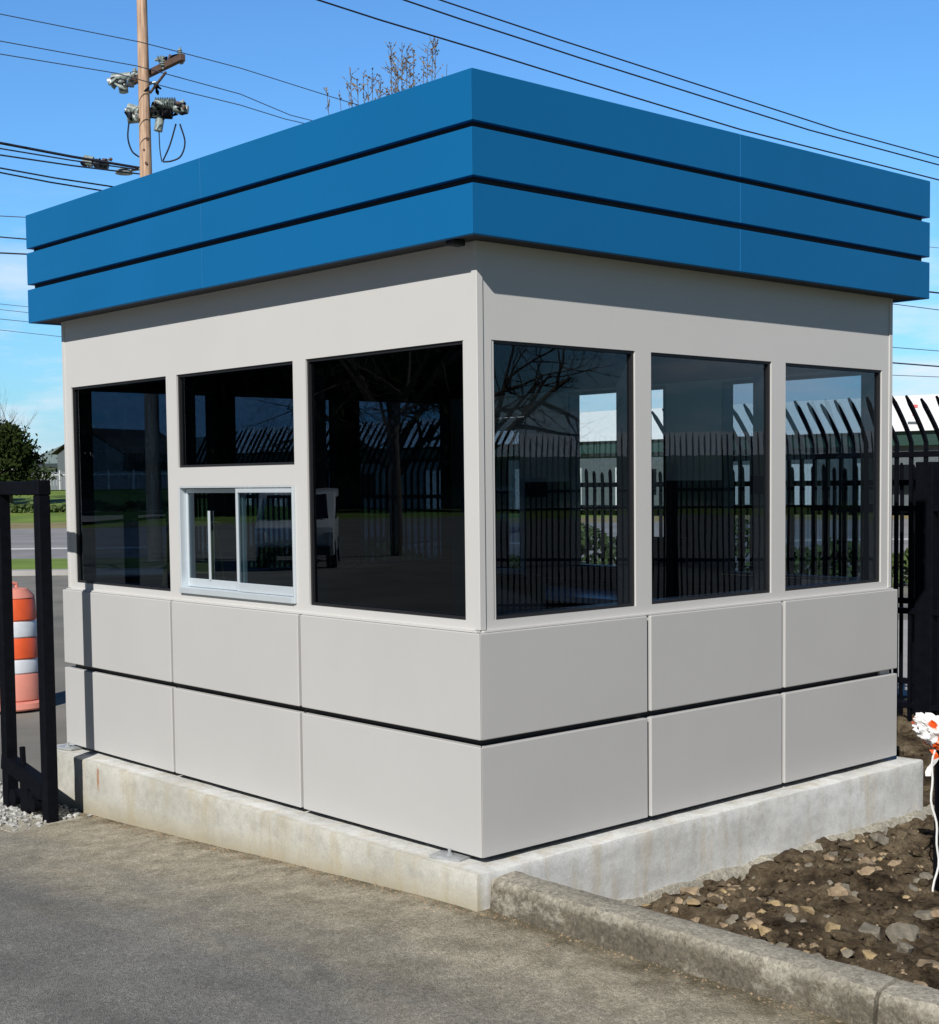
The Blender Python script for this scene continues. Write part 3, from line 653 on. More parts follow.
# ================================================================ ROCKS
random.seed(21)
RG='tan and grey stones scattered in the dirt beside the kerb'
big=[(690,890,.055,0),(775,897,.075,2),(835,893,.07,0),(748,912,.05,0),(765,925,.05,2),(790,915,.045,1),(720,903,.05,1),(870,860,.075,0),(868,877,.06,0),(880,842,.08,1),
     (905,930,.095,1),(870,925,.07,1),(832,925,.05,2),(845,945,.05,2),(872,950,.055,2),(818,955,.045,1),(930,965,.09,0),(905,950,.05,1),(715,915,.045,3),(735,885,.04,3),(800,870,.05,3),
     (850,900,.05,3),(925,900,.06,1),(912,880,.05,1),(795,905,.035,0),(762,908,.03,2),(700,900,.035,3),(782,942,.035,1),(815,938,.04,0),(890,905,.045,3),(860,968,.045,0),(920,985,.05,0),(745,900,.03,0),(675,905,.03,0),(665,898,.03,3),(888,978,.03,3)]
def rock(b,c,r,rnd,flat=.65,n=15):
    t=bmesh.new(); a=(rnd.uniform(.8,1.35),rnd.uniform(.7,1.1),flat*rnd.uniform(.8,1.2))
    for k in range(n):
        v=Vector((rnd.gauss(0,1),rnd.gauss(0,1),rnd.gauss(0,1))).normalized()*rnd.uniform(.8,1.08); t.verts.new((v.x*a[0]*r,v.y*a[1]*r,v.z*a[2]*r))
    h=bmesh.ops.convex_hull(t,input=t.verts[:]); bmesh.ops.delete(t,geom=[g for g in set(h['geom_interior']+h['geom_unused']) if isinstance(g,bmesh.types.BMVert)],context='VERTS')
    if r>.02: bmesh.ops.bevel(t,geom=t.edges[:],offset=r*.05,segments=1,affect='EDGES',clamp_overlap=True)
    M_=Matrix.Translation(Vector(c))@Matrix.Rotation(rnd.uniform(0,6.3),4,'Z')@Matrix.Rotation(rnd.uniform(-.3,.3),4,'X'); t.transform(M_)
    me=bpy.data.meshes.new('t'); t.to_mesh(me); t.free(); b.from_mesh(me); bpy.data.meshes.remove(me)
pool=[]
for px,py,r,mi in big:
    p=at_z(px,py,-.33); pool.append((p.x,p.y,r*.92,mi))
for i in range(190):
    x=random.uniform(.2,3.4); y=random.uniform(-2.4,-.2)
    if random.random()<.5: y=random.uniform(-.9,-.2); x=random.uniform(.5,3.4)
    pool.append((x,y,random.choice((.014,.018,.022,.026,.034,.042)),random.choice((0,0,0,1,1,2,3))))
rr=random.Random(8); CN=['tan','grey','ochre','dark brown']
stx=[]
for i,(x,y,r,mi) in enumerate(pool):
    if x<.17: continue
    mb=MB(); rock(mb.b,(0,0,0),r,rr)
    o=mb.build('stone',STONE[mi]); o.location=(x,y,hs(x,y)+r*.18)
    zone='close behind the kerb' if x<.55 else ('at the foot of the slab footing' if y>-.45 and x<3.6 else ('near the flagged stake' if (x-2.1)**2+(y+.9)**2<.35 else 'out in the open dirt bed'))
    size='chunky' if r>.045 else ('fist sized' if r>.03 else ('small' if r>.02 else 'tiny'))
    if r>.03:
        a_='level with the corner panel' if x<1.1 else ('level with the middle panel' if x<2.2 else ('level with the far panel' if x<3.4 else 'past the end of the slab'))
        b_2='hard by the slab footing' if y>-.4 else ('just off the footing' if y>-.8 else ('midway across the bed' if y>-1.4 else 'in the outer bed'))
        zone=a_+', '+b_2
    tag(o,'%s %s stone %s'%(size,CN[mi],zone),'stone',RG)
cl=MB()
for i in range(5200):
    x=random.uniform(.15,6.2); y=random.uniform(-3.2,-.16) if x<3.6 else random.uniform(-3,3.5)
    stone(cl.b,(x,y,hs(x,y)+.002),random.choice((.006,.008,.011,.015,.02,.028,.04)),i*.37,.6,2)
o=cl.build('soil_clods',M['soil'],recalc=False); tag(o,kind='stuff')
cl=MB()
for i in range(800):
    x=random.uniform(.15,5.2); y=random.uniform(-3.0,-.16)
    stone(cl.b,(x,y,hs(x,y)+.003),random.choice((.004,.006,.009,.013,.018)),i*.37)
o=cl.build('soil_pebbles',STONE[0],recalc=False); tag(o,kind='stuff')
# grit along the slab and kerb foot
cl=MB()
for i in range(900):
    if random.random()<.55: y=random.uniform(-.1,3.5); x=SX0-abs(random.gauss(0,.05))-.004
    else: y=random.uniform(-3.2,-.15); x=-.10-abs(random.gauss(0,.06))+.028*sstep(-.2,-2.4,y)
    stone(cl.b,(x,y,hd(x,y)+.001),random.choice((.0025,.004,.006)),i*.37)
o=cl.build('grit',STONE[0],recalc=False); tag(o,kind='stuff')

# ================================================================ UTILITY POLE
PD=36.0
pb=at(146,175,PD); pole=empty('utility_pole',(pb.x,pb.y,-.45)); tag(pole,'tall brown wooden utility pole with crossarm and transformer rising behind the booth roof','utility pole')
def PL(px,py,D=PD): return at(px,py,D)-Vector((pb.x,pb.y,-.45))
MB().tube([(0,0,0),(0,0,7),(0,0,14.8)],[.20,.17,.125],16).build('mast',M['wood'],pole,smooth=True)
ar=MB(); A_=PL(130,83,PD+.9); B_=PL(183,57,PD-1.1); ar.bar(A_,B_,.13,.16,.01); 
o=ar.build('crossarm',M['darkwood'],pole)
for py_ in (28,38,70,105,112,139,150,163):
    q=PL(144+(py_%5)*.7,py_,PD-.17); MB().tube([q-CF*.02-Vector((0,0,.0)),q+CF*.06],.035,6).build('bolt',M['darkwood'],pole)
rr=random.Random(3)
for (cx_,cy_,wx,wy,n_) in ((122,81,12,9,34),(169,109,16,10,44),(134,114,6,7,16),(174,60,10,6,14),(97,162,14,4,16),(150,84,8,10,8)):
    for k in range(n_):
        p_=PL(cx_+rr.uniform(-wx,wx),cy_+rr.uniform(-wy,wy)*.7,PD+rr.uniform(-.3,.3)); d_=Vector((rr.uniform(-1,1),rr.uniform(-1,1),rr.uniform(-1,1))).normalized()*rr.uniform(.05,.15)
        MB().tube([p_-d_,p_-d_*.3,p_+d_*.3,p_+d_],[.02,.05,.035,.02],7).build('fitting',M[rr.choice(['insul','black','wire','insul','darkwood','black','steel'])],pole)
br=MB(); br.bar(PL(150,93,PD-.1),PL(166,72,PD-.5),.05,.05); br.build('brace',M['darkwood'],pole)
def insulator(p,s=1,d=Vector((0,0,1))):
    mb=MB(); prof=[(.03,0),(.03,.05),(.085,.07),(.04,.10),(.08,.12),(.04,.15),(.07,.17),(.03,.22),(.03,.25)]
    mb.lathe([(r*s,z*s) for r,z in prof],10); o=mb.build('insulator',M['insul'],pole,smooth=True); o.location=p; o.rotation_euler=d.to_track_quat('Z','Y').to_euler(); return o
insulator(PL(180,57,PD-1),.9); insulator(PL(163,69,PD-.5),1.1); insulator(PL(155,60,PD),1.2,Vector((.8,-.5,.2))); insulator(PL(135,80,PD+.6),1.2)
def cyl(a,b_,r,nm,m_='insul',n=12,rib=False):
    mb=MB()
    if rib:
        a=Vector(a);b_=Vector(b_); K_=9
        pts=[];rs=[]
        for k in range(K_*2+1): pts.append(a+(b_-a)*k/(K_*2)); rs.append(r*(1 if k%2 else .62))
        mb.tube(pts,rs,n)
    else: mb.tube([a,b_],r,n)
    return mb.build(nm,M[m_],pole,smooth=not rib)
cyl(PL(112,78),PL(131,76),.10,'cutout_switch'); cyl(PL(122,80),PL(124,93),.12,'cutout_switch',rib=True); cyl(PL(108,82),PL(116,80),.09,'cutout_switch','steel'); cyl(PL(130,85),PL(133,74),.09,'cutout_switch',rib=True)
cyl(PL(155,104),PL(176,104),.17,'transformer','insul',rib=True); cyl(PL(174,108),PL(188,110),.11,'transformer'); cyl(PL(157,106),PL(157,118),.15,'arrester',rib=True); cyl(PL(160,119),PL(158,131),.11,'arrester'); cyl(PL(150,113),PL(172,114),.13,'equipment_bracket','black')
cyl(PL(128,108),PL(139,111),.12,'arrester'); cyl(PL(128,119),PL(139,118),.12,'arrester'); MB().bar(PL(128,113),PL(160,110),.1,.1).build('equipment_bracket',M['black'],pole)
def curve(pts,r,nm,par,m_='wire',seg=6):
    out_=[]
    P=[Vector(p) for p in pts]; P=[P[0]*2-P[1]]+P+[P[-1]*2-P[-2]]
    for i in range(1,len(P)-2):
        for k in range(seg):
            t=k/seg; a,b_,c,d_=P[i-1],P[i],P[i+1],P[i+2]
            out_.append(.5*((2*b_)+(c-a)*t+(2*a-5*b_+4*c-d_)*t*t+(3*b_-a-3*c+d_)*t**3))
    out_.append(P[-2]); return MB().tube(out_,r,5).build(nm,M[m_],par)
curve([PL(129,122),PL(128,138),PL(132,151),PL(139,157)],.022,'drop_cable',pole)
curve([PL(176,124),PL(170,145),PL(163,161)],.022,'drop_cable',pole); curve([PL(180,124),PL(185,142),PL(181,156),PL(172,161),PL(163,162)],.022,'drop_cable',pole); curve([PL(159,130),PL(160,150),PL(162,162)],.015,'drop_cable',pole)
lm=MB(); lm.lathe([(.06,0),(.22,.03),(.20,.10),(.08,.16)],12); lm=lm.build('lamp_head',M['insul'],pole,smooth=True); lm.location=PL(124,175); cyl(PL(124,172),PL(145,168),.03,'lamp_arm','steel')
cyl(PL(84,160),PL(93,162),.13,'cable_splice','insul'); cyl(PL(95,163),PL(108,166),.11,'cable_splice','wire')
# ---------------------------------------------------------------- wires, each hung at a steady height
def wire(pts,label,r=.014,h=None,D=None,sag=0,m_='wire'):
    P=[]
    for px,py in pts:
        if h is not None: P.append(at_z(px,py,h))
        else: P.append(at(px,py,D))
    a,b_=P[0],P[-1]; d0=(a-b_)
    P=[a+d0*1.2+Vector((0,0,0))]+P+[b_-d0*.5] if True else P
    out_=[]; P2=[P[0]*2-P[1]]+P+[P[-1]*2-P[-2]]
    for i in range(1,len(P2)-2):
        for k in range(4):
            t=k/4; q0,q1,q2,q3=P2[i-1],P2[i],P2[i+1],P2[i+2]; out_.append(q1.lerp(q2,t))
    out_.append(P2[-2]); o=MB().tube(out_,r,5).build('power_line',M[m_]); tag(o,label,'wire','overhead wires'); return o
Z1=PL(183,53).z
wire([(0,14),(140,42),(183,53),(240,68),(351,103)],'thin grey wire, topmost of those on the left, crossing the pole above its crossarm',.012,h=12.4,m_='wirelight')
wire([(0,41),(137,66),(170,75),(240,94),(290,115)],'thin grey wire, second from the top left, crossing the pole at its crossarm',.012,h=11.8,m_='wirelight')
wire([(0,54),(115,73),(170,88),(240,105),(285,119)],'thin grey wire, third from the top left, just below the crossarm',.012,h=11.5,m_='wirelight')
for i,(a,b_,r) in enumerate([((0,143),(140,168),.034),((0,148.5),(140,170),.018),((0,155),(140,174),.020),((0,168),(108,186),.020),((0,172.5),(98,190),.020)]):
    lab=['thickest black cable of the low bundle reaching the pole from the left','thin cable right under the thickest one left of the pole','third cable down in the low bundle left of the pole','upper of the two cables dipping behind the left end of the blue fascia','lower of the two cables dipping behind the left end of the blue fascia'][i]
    P=[at(*a,34),at(*b_,36)]; d=P[1]-P[0]; ex=P[0]-d*2
    o=MB().tube([ex,P[0],(P[0]+P[1])/2-Vector((0,0,.02)),P[1]]+([P[1]+d*.4] if i>2 else []),r,5).build('power_line',M['wire']); tag(o,lab,'wire','overhead wires')
for i,(a,b_,r) in enumerate([((0,216),(30,217.5),.02),((0,237),(30,239.5),.03),((0,253),(34,254.5),.035),((0,304),(40,308),.012),((0,309.5),(40,314),.012),((0,319),(40,323),.014),((0,330),(64,337),.012)]):
    lab='low horizontal wire left of the booth, number %s counting down from the fascia top'%(['one','two','three','four','five','six','seven'][i])
    lab=['low grey wire level with the top of the left fascia end','dark wire just above the upper fascia gap at the left','thick dark wire at the height of the upper fascia gap, far left','upper of two close thin wires beside the lowest blue band at the left','lower of two close thin wires beside the lowest blue band at the left','thin wire meeting the bottom edge of the fascia at the left','lowest thin wire, just under the fascia at the left'][i]
    P=[at(*a,60),at(*b_,60)]; d=P[1]-P[0]; o=MB().tube([P[0]-d*8,P[0],P[1],P[1]+d*6],r,5).build('power_line',M['wire' if r>.02 else 'wirelight']); tag(o,lab,'wire','overhead wires')
for pts,r,lab in [([(318,0),(380,20),(480,50),(580,81),(742,130),(939,180)],.016,'lowest of the three wires passing over the roof to the right'),
                  ([(404,0),(463,20),(525,40),(580,58),(809,130),(939,165)],.016,'middle of the three wires passing over the roof to the right'),
                  ([(440,0),(560,40),(580,46.4),(838,130),(939,157.7)],.015,'uppermost of the three wires passing over the roof to the right')]:
    P=[at(x,y,24+(x-318)*.013) for x,y in pts]; P=[P[0]*3-P[1]*2]+P+[P[-1]*2-P[-2]]
    o=MB().tube(P,r,5).build('power_line',M['wire']); tag(o,lab,'wire','overhead wires')
for i,(a,b_,r,lab) in enumerate([((925,246.5),(939,248),.012,'thin wire beside the middle of the right fascia end'),((925,291.5),(939,293),.035,'thick dark cable level with the lower right fascia corner'),((893,304),(939,310),.018,'grey wire just below the right fascia corner'),
      ((888,347),(939,351),.016,'faint wire, first below the fascia shadow right of the booth'),((888,362.5),(939,366.5),.030,'dark cable right of the booth above the fence'),((888,375),(939,377),.014,'lowest faint wire right of the booth, over the fence tops')]):
    P=[at(*a,58),at(*b_,58)]; d=P[1]-P[0]; o=MB().tube([P[0]-d*3,P[0],P[1],P[1]+d*6],r,5).build('power_line',M['wire' if r>.02 else 'wirelight']); tag(o,lab,'wire','overhead wires')

q0=at(190,480,19.5); q1=at(500,480,15.5)
picket_fence('picket_fence',(q0.x,q0.y,0),(q1.x,q1.y,0),.105,-.40,1.78,2.38,Vector((.18,-.22,0)),'black picket fence behind the booth, glimpsed through its left windows',r=.016,rails=(.2,.9,1.9),posts=((q0.x,q0.y,1.9),(q1.x,q1.y,1.9)),nlow=4)
# ================================================================ TREES
def branch(mb,p,d,L,r,depth,rnd,up=.2,spread=.6,tips=None,nb=3,sides=5):
    n=4; pts=[p]; rs=[r]; q=Vector(p); dd=d.normalized()
    for i in range(n):
        dd=(dd+Vector((rnd.uniform(-1,1),rnd.uniform(-1,1),rnd.uniform(-1,1)))*.13+Vector((0,0,up*.12))).normalized()
        q=q+dd*L/n; pts.append(q.copy()); rs.append(r*(1-.62*(i+1)/n))
    mb.tube(pts,rs,sides if depth>1 else 3,cap=False)
    if tips is not None and depth<=1:
        for t_ in pts[1:]: tips.append(t_)
    if depth<=0: return
    for k in range(nb+ (1 if depth>2 else 0)):
        t=rnd.uniform(.35,1); i=min(n-1,int(t*n)); base=pts[i].lerp(pts[i+1],t*n-i)
        a=rnd.uniform(0,6.28); o=dd.orthogonal().normalized(); o.rotate(Matrix.Rotation(a,3,dd).to_quaternion())
        nd=(dd*(1-spread*.5)+o*spread+Vector((0,0,up))).normalized()
        branch(mb,base,nd,L*rnd.uniform(.55,.78),rs[i]*.62,depth-1,rnd,up,spread,tips,nb,sides)
def bare_tree(name,base,H,seed,label,trunk_r=.2,depth=5,up=.25,spread=.6,bud=None,nb=3,first=.35):
    rnd=random.Random(seed); t=empty(name,base); tag(t,label,'tree')
    tr=MB(); tr.tube([(0,0,-.3),(.05,0,H*first*.5),(0,.05,H*first)],[trunk_r*1.2,trunk_r,trunk_r*.8],10); tr.build('trunk',M['bark'],t,smooth=True)
    cr_=MB(); tips=[]
    for k in range(5):
        a=k*1.26+rnd.uniform(-.3,.3); branch(cr_,Vector((0,0,H*first*(.8+.05*k))),Vector((math.cos(a)*spread,math.sin(a)*spread,1)),H*.36,trunk_r*.55,depth-1,rnd,up,spread,tips,nb)
    cr_.build('crown',M['bark'],t)
    if bud:
        bb=MB()
        for q in tips:
            if rnd.random()<.6:
                for _ in range(2):
                    c=q+Vector((rnd.uniform(-1,1),rnd.uniform(-1,1),rnd.uniform(-1,1)))*.15; s_=rnd.uniform(.05,.10); n_=Vector((rnd.uniform(-1,1),rnd.uniform(-1,1),rnd.uniform(-1,1))).normalized(); u_=n_.orthogonal().normalized()*s_; v_=n_.cross(u_).normalized()*s_
                    bb.quad(c-u_,c-v_*.6,c+u_,c+v_*.6)
        bb.build('buds',M[bud],t,recalc=False)
    return t
# budding tree whose top shows over the roof
TD=46; rnd=random.Random(5); tb=at(392,400,TD); tree=empty('budding_tree',(tb.x,tb.y,-.45)); tag(tree,'sparse budding tree whose upright shoots show above the blue roof','tree')
TL=lambda px,py,D=TD: at(px,py,D)-Vector((tb.x,tb.y,-.45))
mb=MB(); mb.tube([(0,0,0),(0,0,2.5),(.1,0,5)],[.32,.26,.2],10); mb.build('trunk',M['bark'],tree,smooth=True)
cr_=MB(); bb=MB()
shoots=[(327,93,.5),(350,72,1),(357,80,.8),(363,74,1),(372,76,1),(380,76,1),(386,88,.8),(391,42,1.2),(398,58,1),(402,42,1.1),(407,50,1),(414,50,1),(410,62,1),(428,46,1),(433,40,1.1),(436,42,.9),(447,64,.5),(395,66,1),(368,88,.6),(424,60,.6),(340,96,.4)]
for px,py,dn in shoots:
    D=TD+rnd.uniform(-1.8,1.8); top=TL(px,py,D); root=Vector((0,0,4.5+rnd.uniform(0,1))); mid=Vector((top.x*.75,top.y*.75,7.5)); 
    pts=[root,root.lerp(mid,.5)+Vector((0,0,-.3)),mid,mid.lerp(top,.5),top]; cr_.tube(pts,[.10,.07,.04,.022,.008],5)
    for k in range(int(85*dn)):
        u=rnd.uniform(.0,1); c=mid.lerp(top,u); d_=Vector((rnd.uniform(-1,1),rnd.uniform(-1,1),rnd.uniform(.3,1.5))).normalized(); L=rnd.uniform(.2,.85)*(1.1-u*.6); e_=c+d_*L
        cr_.tube([c,e_],[.009,.004],3,cap=False)
        for q in range(7):
            s_=rnd.uniform(.02,.05); cc=c.lerp(e_,rnd.uniform(.2,1.05)); n_=Vector((rnd.uniform(-1,1),rnd.uniform(-1,1),rnd.uniform(-1,1))).normalized(); u_=n_.orthogonal().normalized()*s_; v_=n_.cross(u_).normalized()*s_
            bb.quad(cc-u_,cc-v_*.7,cc+u_,cc+v_*.7)
cr_.build('crown',M['bark'],tree); bb.build('buds',M['bud'],tree,recalc=False)
# reflected bare tree (stands left of the camera, mirrored in the left windows)
bare_tree('bare_tree',(-21,26.7,-.45),11.0,3,'large bare tree standing across the driveway, seen dark in the left booth windows',.17,5,.10,.9)
bare_tree('bare_tree',(18.5,-20.5,-.45),8.5,8,'bare tree beyond the entrance fence, mirrored in the right-hand booth window',.22,5,.1,.9)
tq=at(392,480,30); bare_tree('bare_tree',(tq.x,tq.y,-.45),7.6,31,'spreading bare tree behind the booth, seen through the large left window',.16,5,.05,1.0,nb=4)
tl=at(8,470,120); bare_tree('bare_tree',(tl.x,tl.y,1.0),8.5,15,'small leafless tree behind the dark pine at the far left',.16,4,.3,.5)
# pine at the far left (and an unseen row added to darken the left window reflections)
def conifer(name,base,H,Rr,seed,label,m_='pine',n=9000):
    rnd=random.Random(seed); t=empty(name,base); tag(t,label,'tree')
    MB().tube([(0,0,-.3),(0,0,H*.9)],[.3,.05],8).build('trunk',M['bark'],t)
    mb=MB(); clumps=[]
    for k in range(85):
        h=rnd.uniform(.10,1)**.85; a=rnd.uniform(0,6.28); rr=Rr*(1-h**1.8)**.6*rnd.uniform(.2,1); clumps.append((Vector((rr*math.cos(a),rr*math.sin(a),h*H)),rnd.uniform(.45,.9)*Rr*.36))
    for i in range(n if n<9000 else 15000):
        c,s0=rnd.choice(clumps); p=c+Vector((rnd.gauss(0,1),rnd.gauss(0,1),rnd.gauss(0,.6)))*s0*.6
        s_=rnd.uniform(.14,.28)*H/7; n_=Vector((rnd.uniform(-1,1),rnd.uniform(-1,1),rnd.uniform(-.2,1))).normalized(); u_=n_.orthogonal().normalized()*s_; v_=n_.cross(u_).normalized()*s_*.5
        mb.quad(p-u_,p-v_,p+u_,p+v_)
    mb.build('crown',M[m_],t,recalc=False); return t
c=at(9,476,115); conifer('pine_tree',(c.x,c.y,.6),5.6,3.0,2,'dark bushy evergreen tree at the far left edge above the gate beam')
c=at(-40,476,118); conifer('pine_tree',(c.x,c.y,.6),5.0,2.8,7,'second dark evergreen just outside the left edge of the view')
c=at(945,470,95); conifer('leafy_tree',(c.x,c.y,-.3),6.4,3.4,9,'green tree top peeping over the warehouse roof at the right edge','leaf')

rr=random.Random(77)
for k in range(22):
    th=R(46.5+(k%11)*1.9+(k//11)*.9); q=(108 if k<11 else 122)+rr.uniform(-4,4); conifer('pine_tree',(4.23-q*math.cos(th),-4.67+q*math.sin(th),-.4),rr.uniform(14,17),rr.uniform(4.2,5.4),100+k,'tall dark pine of an unseen row added to darken the left window reflections',n=4200)['group']='pines added for dark window reflections'
# ================================================================ FAR LEFT: house, fence, shed
def frame_at(px,py,D):
    p=at(px,py,D); return p
def hip_house():
    D=165; b0=at(30,485,D); rz=math.atan2(R2.y,R2.x); h=empty('house',(b0.x,b0.y,1.5),rz); tag(h,'low house with a grey-green hipped roof far off behind the left fence','house')
    MB().box((0,0,0),(26,10,2.7)).build('wall',M['siding'],h)
    r=MB(); z0=2.7; e=.8; P=[(-e,-e,z0),(26+e,-e,z0),(26+e,10+e,z0),(-e,10+e,z0)]; T=[(4.2,5,z0+3.0),(21.8,5,z0+3.0)]
    r.quad(P[0],P[1],T[1],T[0]); r.quad(P[2],P[3],T[0],T[1]); 
    r.b.faces.new([r.b.verts.new(q) for q in (P[1],P[2],T[1])]); r.b.faces.new([r.b.verts.new(q) for q in (P[3],P[0],T[0])]); r.quad(*reversed(P))
    r.build('roof',M['roofgrey'],h)
    MB().box((-e,-e-.05,z0-.45),(26+e,-e+.0,z0-.01)).build('gutter_board',M['eave'],h)
    for x in (3,8,14,20): MB().box((x,-.03,1.0),(x+1.6,.02,2.1)).build('window',M['carglass'],h)
    MB().box((11,-.03,0),(12,.02,2.05)).build('door',M['eave'],h)
hip_house()
def gable_roof_house():
    D=150; b0=at(58,485,D); rz=math.atan2(R2.y,R2.x)-.5; h=empty('barn',(b0.x,b0.y,1.4),rz); tag(h,'dark brown gabled house end seen beside the left edge of the booth','house')
    MB().prism([(0,0),(9,0),(9,3.6),(4.5,6.0),(0,3.6)],'y',0,10).build('wall',M['dimwall'],h)
    r=MB(); r.quad((-.5,-.5,3.5),(4.5,-.5,6.15),(4.5,10.5,6.15),(-.5,10.5,3.5)); r.quad((9.5,-.5,3.5),(4.5,-.5,6.15),(4.5,10.5,6.15),(9.5,10.5,3.5)); r.build('roof',M['darkwood'],h)
gable_roof_house()
def board_fence(l0,l1,D,z0,hgt,label,m_='vinylfence'):
    f=empty('board_fence',fl((l0+l1)/2,D,z0),math.atan2(R2.y,R2.x)); tag(f,label,'fence'); L=(l1-l0)/2; mb=MB(); x=-L
    while x<L:
        mb.box((x,0,0),(x+.26,.04,hgt+.05*math.sin(x*7))); x+=.30
    mb.build('boards',M[m_],f)
    for k in range(int(2*L/2.4)+1): MB().box((-L+k*2.4-.06,-.06,0),(-L+k*2.4+.06,.0,hgt+.15)).build('post',M['siding'],f)
    MB().box((-L,-.03,hgt*.8),(L,-.001,hgt*.8+.1)).build('rail',M['siding'],f)
board_fence(-62,-28,140,1.25,1.75,'weathered grey board fence beyond the grass at the far left')
g=at(2,478,150); sh=empty('shed',(g.x,g.y,1.4),math.atan2(R2.y,R2.x)); tag(sh,'small orange-tan shed behind the board fence at the far left edge','shed')
MB().box((-3.2,0,0),(1.0,3,1.9)).build('wall',M['tan'],sh); MB().prism([(-3.6,1.9),(1.4,1.9),(1.4,2.2),(-1.1,3.0),(-3.6,2.2)],'y',-.3,3.3).build('roof',M['whiteroof'],sh)
# ================================================================ WAREHOUSES
def warehouse(name,A,B,z0,H,label,doors=10,wm='dimwall',fm='greenband',depth=18):
    A=Vector(A);B=Vector(B); L=(B-A).length; rz=math.atan2(B.y-A.y,B.x-A.x); w_=empty(name,(A.x,A.y,z0),rz); tag(w_,label,'warehouse')
    MB().box((0,.02,0),(L,depth,H*.56)).build('wall',M[wm],w_)
    MB().box((-.3,-.35,H*.56),(L+.3,depth,H*.68)).build('fascia',M[fm],w_)
    MB().prism([(-.6,H*.68),(2.2,H),(depth-2,H),(depth+.3,H*.68)],'x',-.5,L+.5).build('roof',M['whiteroof'],w_)
    n=doors
    for i in range(n):
        x=L*(i+.3)/n; MB().box((x,-.03,.0),(x+L/n*.35,.018,H*.42)).build('door',M['siding' if i%3 else 'whiteroof'],w_)
        if i%2: MB().box((x+L/n*.45,-.02,H*.15),(x+L/n*.75,.018,H*.4)).build('window',M['carglass'],w_)
    return w_
a=at(1060,478,70); b_=at(230,483,112); 
wh=warehouse('warehouse',(b_.x,b_.y,0),(a.x,a.y,0),-.2,6.2,'long low warehouse with white sloped roof and green fascia beyond the fence',16)
sgp=at(913,411,75); 
# painted mark on the white roof slope
def on_roof(px,py):
    inv=(Matrix.Translation(Vector((b_.x,b_.y,-.2)))@Matrix.Rotation(math.atan2(a.y-b_.y,a.x-b_.x),4,'Z')).inverted()
    o=inv@CP; d=inv.to_3x3()@(CF+CR*((px-PX0)/FPX)-CU*((py-PY0)/FPX))
    n=Vector((0,-(6.2*.32),2.8)); p0=Vector((0,-.6,6.2*.68)); t=(p0-o).dot(n)/d.dot(n); return o+d*t+n.normalized()*.03
for (x0,y0,x1,y1),nm,m_ in [((911,405,918,408),'sign_mark','pinkred'),((912.5,408,915,416),'sign_mark','pinkred'),((908,422,921,424.5),'sign_lettering','dimwall')]:
    MB().quad(on_roof(x0,y1),on_roof(x1,y1),on_roof(x1,y0),on_roof(x0,y0)).build(nm,M[m_],wh)
warehouse('warehouse',(96,-50,0),(34,-98,0),-.4,5.6,'second white-roofed warehouse across the street, seen only mirrored in the right windows',9,'siding','siding')
warehouse('warehouse',(-34,128,0),(-110,84,0),-.4,5.2,'low warehouse across the driveway, seen only mirrored in the left windows',9)
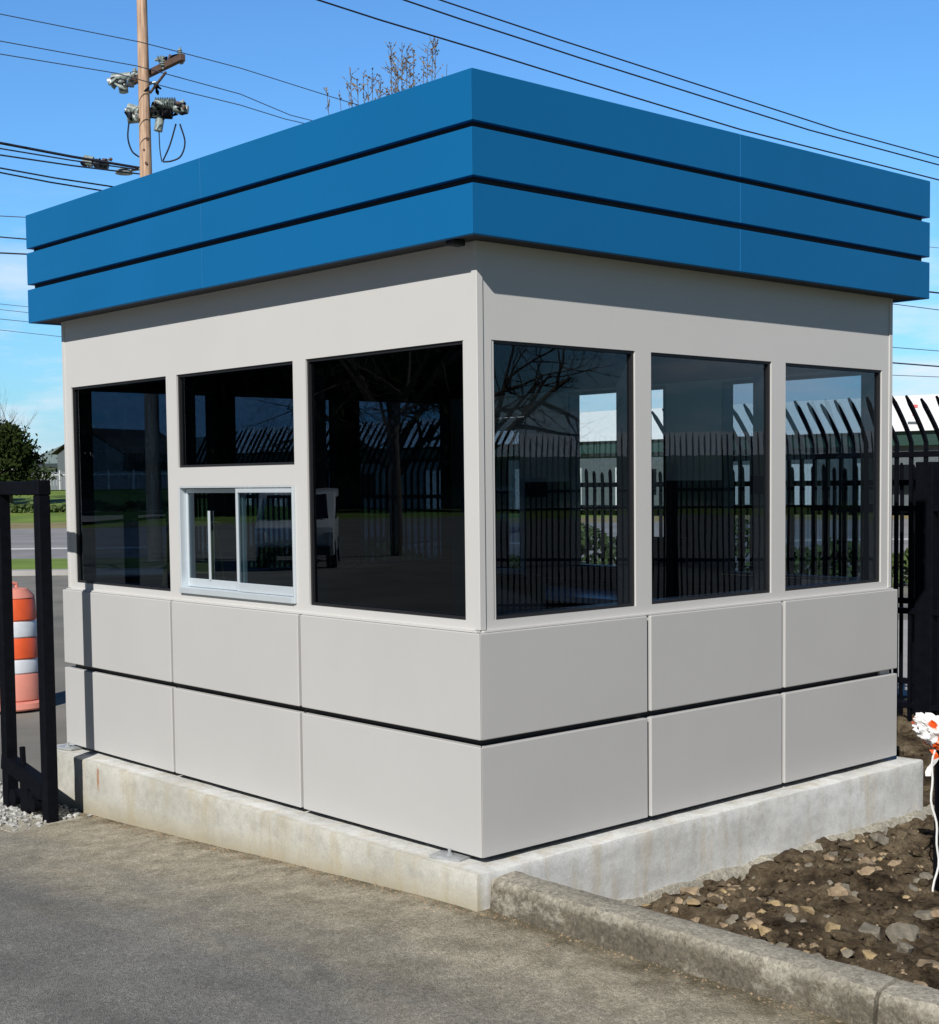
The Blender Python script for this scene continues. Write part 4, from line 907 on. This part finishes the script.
# hedge row far behind left field (cast band on the grass) and street tree row
def hedge(l0,l1,d,z,h,label,seed,dens=110,ls=1):
    rnd=random.Random(seed); t=empty('hedge',fl((l0+l1)/2,d,z),math.atan2(R2.y,R2.x)); tag(t,label,'hedge'); mb=MB(); L=(l1-l0)/2
    for i in range(int((l1-l0)*dens)):
        x=rnd.uniform(-L,L); p=Vector((x,rnd.uniform(-.6,.6),h*(.5+.5*noise.noise(Vector((x*.7,seed,0))))*rnd.uniform(0,1)**.5*1.1)); s_=rnd.uniform(.08,.18)*ls; n_=Vector((rnd.uniform(-1,1),rnd.uniform(-1,1),rnd.uniform(-.2,1))).normalized(); u_=n_.orthogonal().normalized()*s_; v_=n_.cross(u_).normalized()*s_
        mb.quad(p-u_,p-v_,p+u_,p+v_)
    mb.build('foliage',M['leaf'],t,recalc=False); 
    MB().tube([(-L,0,.02),(L,0,.02)],.04,4).build('stem',M['bark'],t)
hedge(-45,-22,103,-.25,1.15,'low dark hedge across the grass field at the far left',2)
hedge(-5.5,14,27,-.42,1.6,'green hedge beyond the fence behind the booth, seen through its windows',5,520,.42)

# ================================================================ VAN (mirrored in the left windows)
def van(loc,rz,label):
    v=empty('van',loc,rz); tag(v,label,'van')
    pr=[(-2.4,.35),(2.3,.35),(2.4,.8),(2.35,1.05),(1.55,1.2),(.95,1.85),(-2.2,1.92),(-2.4,1.6)]
    MB().prism(pr,'y',-.92,.92,.04).build('body',M['white_paint'],v,smooth=True)
    for s_ in(-1,1):
        MB().prism([(-2.1,1.2),(-.9,1.2),(-.9,1.72),(-2.1,1.72)],'y',s_*.921,s_*.935).build('window',M['carglass'],v)
        MB().prism([(-.75,1.2),(.3,1.2),(.3,1.72),(-.75,1.72)],'y',s_*.921,s_*.935).build('window',M['carglass'],v)
        MB().prism([(.42,1.2),(1.35,1.2),(.85,1.72),(.42,1.72)],'y',s_*.921,s_*.935).build('window',M['carglass'],v)
        MB().box((2.34,s_*.8-.12,.72),(2.42,s_*.8+.12,.92),.01).build('headlight',M['lamp'],v)
        for x in(-1.5,1.45):
            w_=MB().tube([(x,s_*.94,.34),(x,s_*.72,.34)],.34,20).build('wheel',M['tyre'],v,smooth=True); MB().tube([(x,s_*.955,.34),(x,s_*.9,.34)],.19,14).build('rim',M['steel'],w_)
    MB().quad((1.60,-.78,1.225),(1.60,.78,1.225),(1.05,.70,1.80),(1.05,-.70,1.80)).build('windscreen',M['carglass'],v)
    MB().box((2.30,-.85,.36),(2.48,.85,.58),.02).build('bumper',M['tyre'],v)
van((-16.8,25.4,-.42),R(-52),'white van parked across the driveway, mirrored in the large left window')
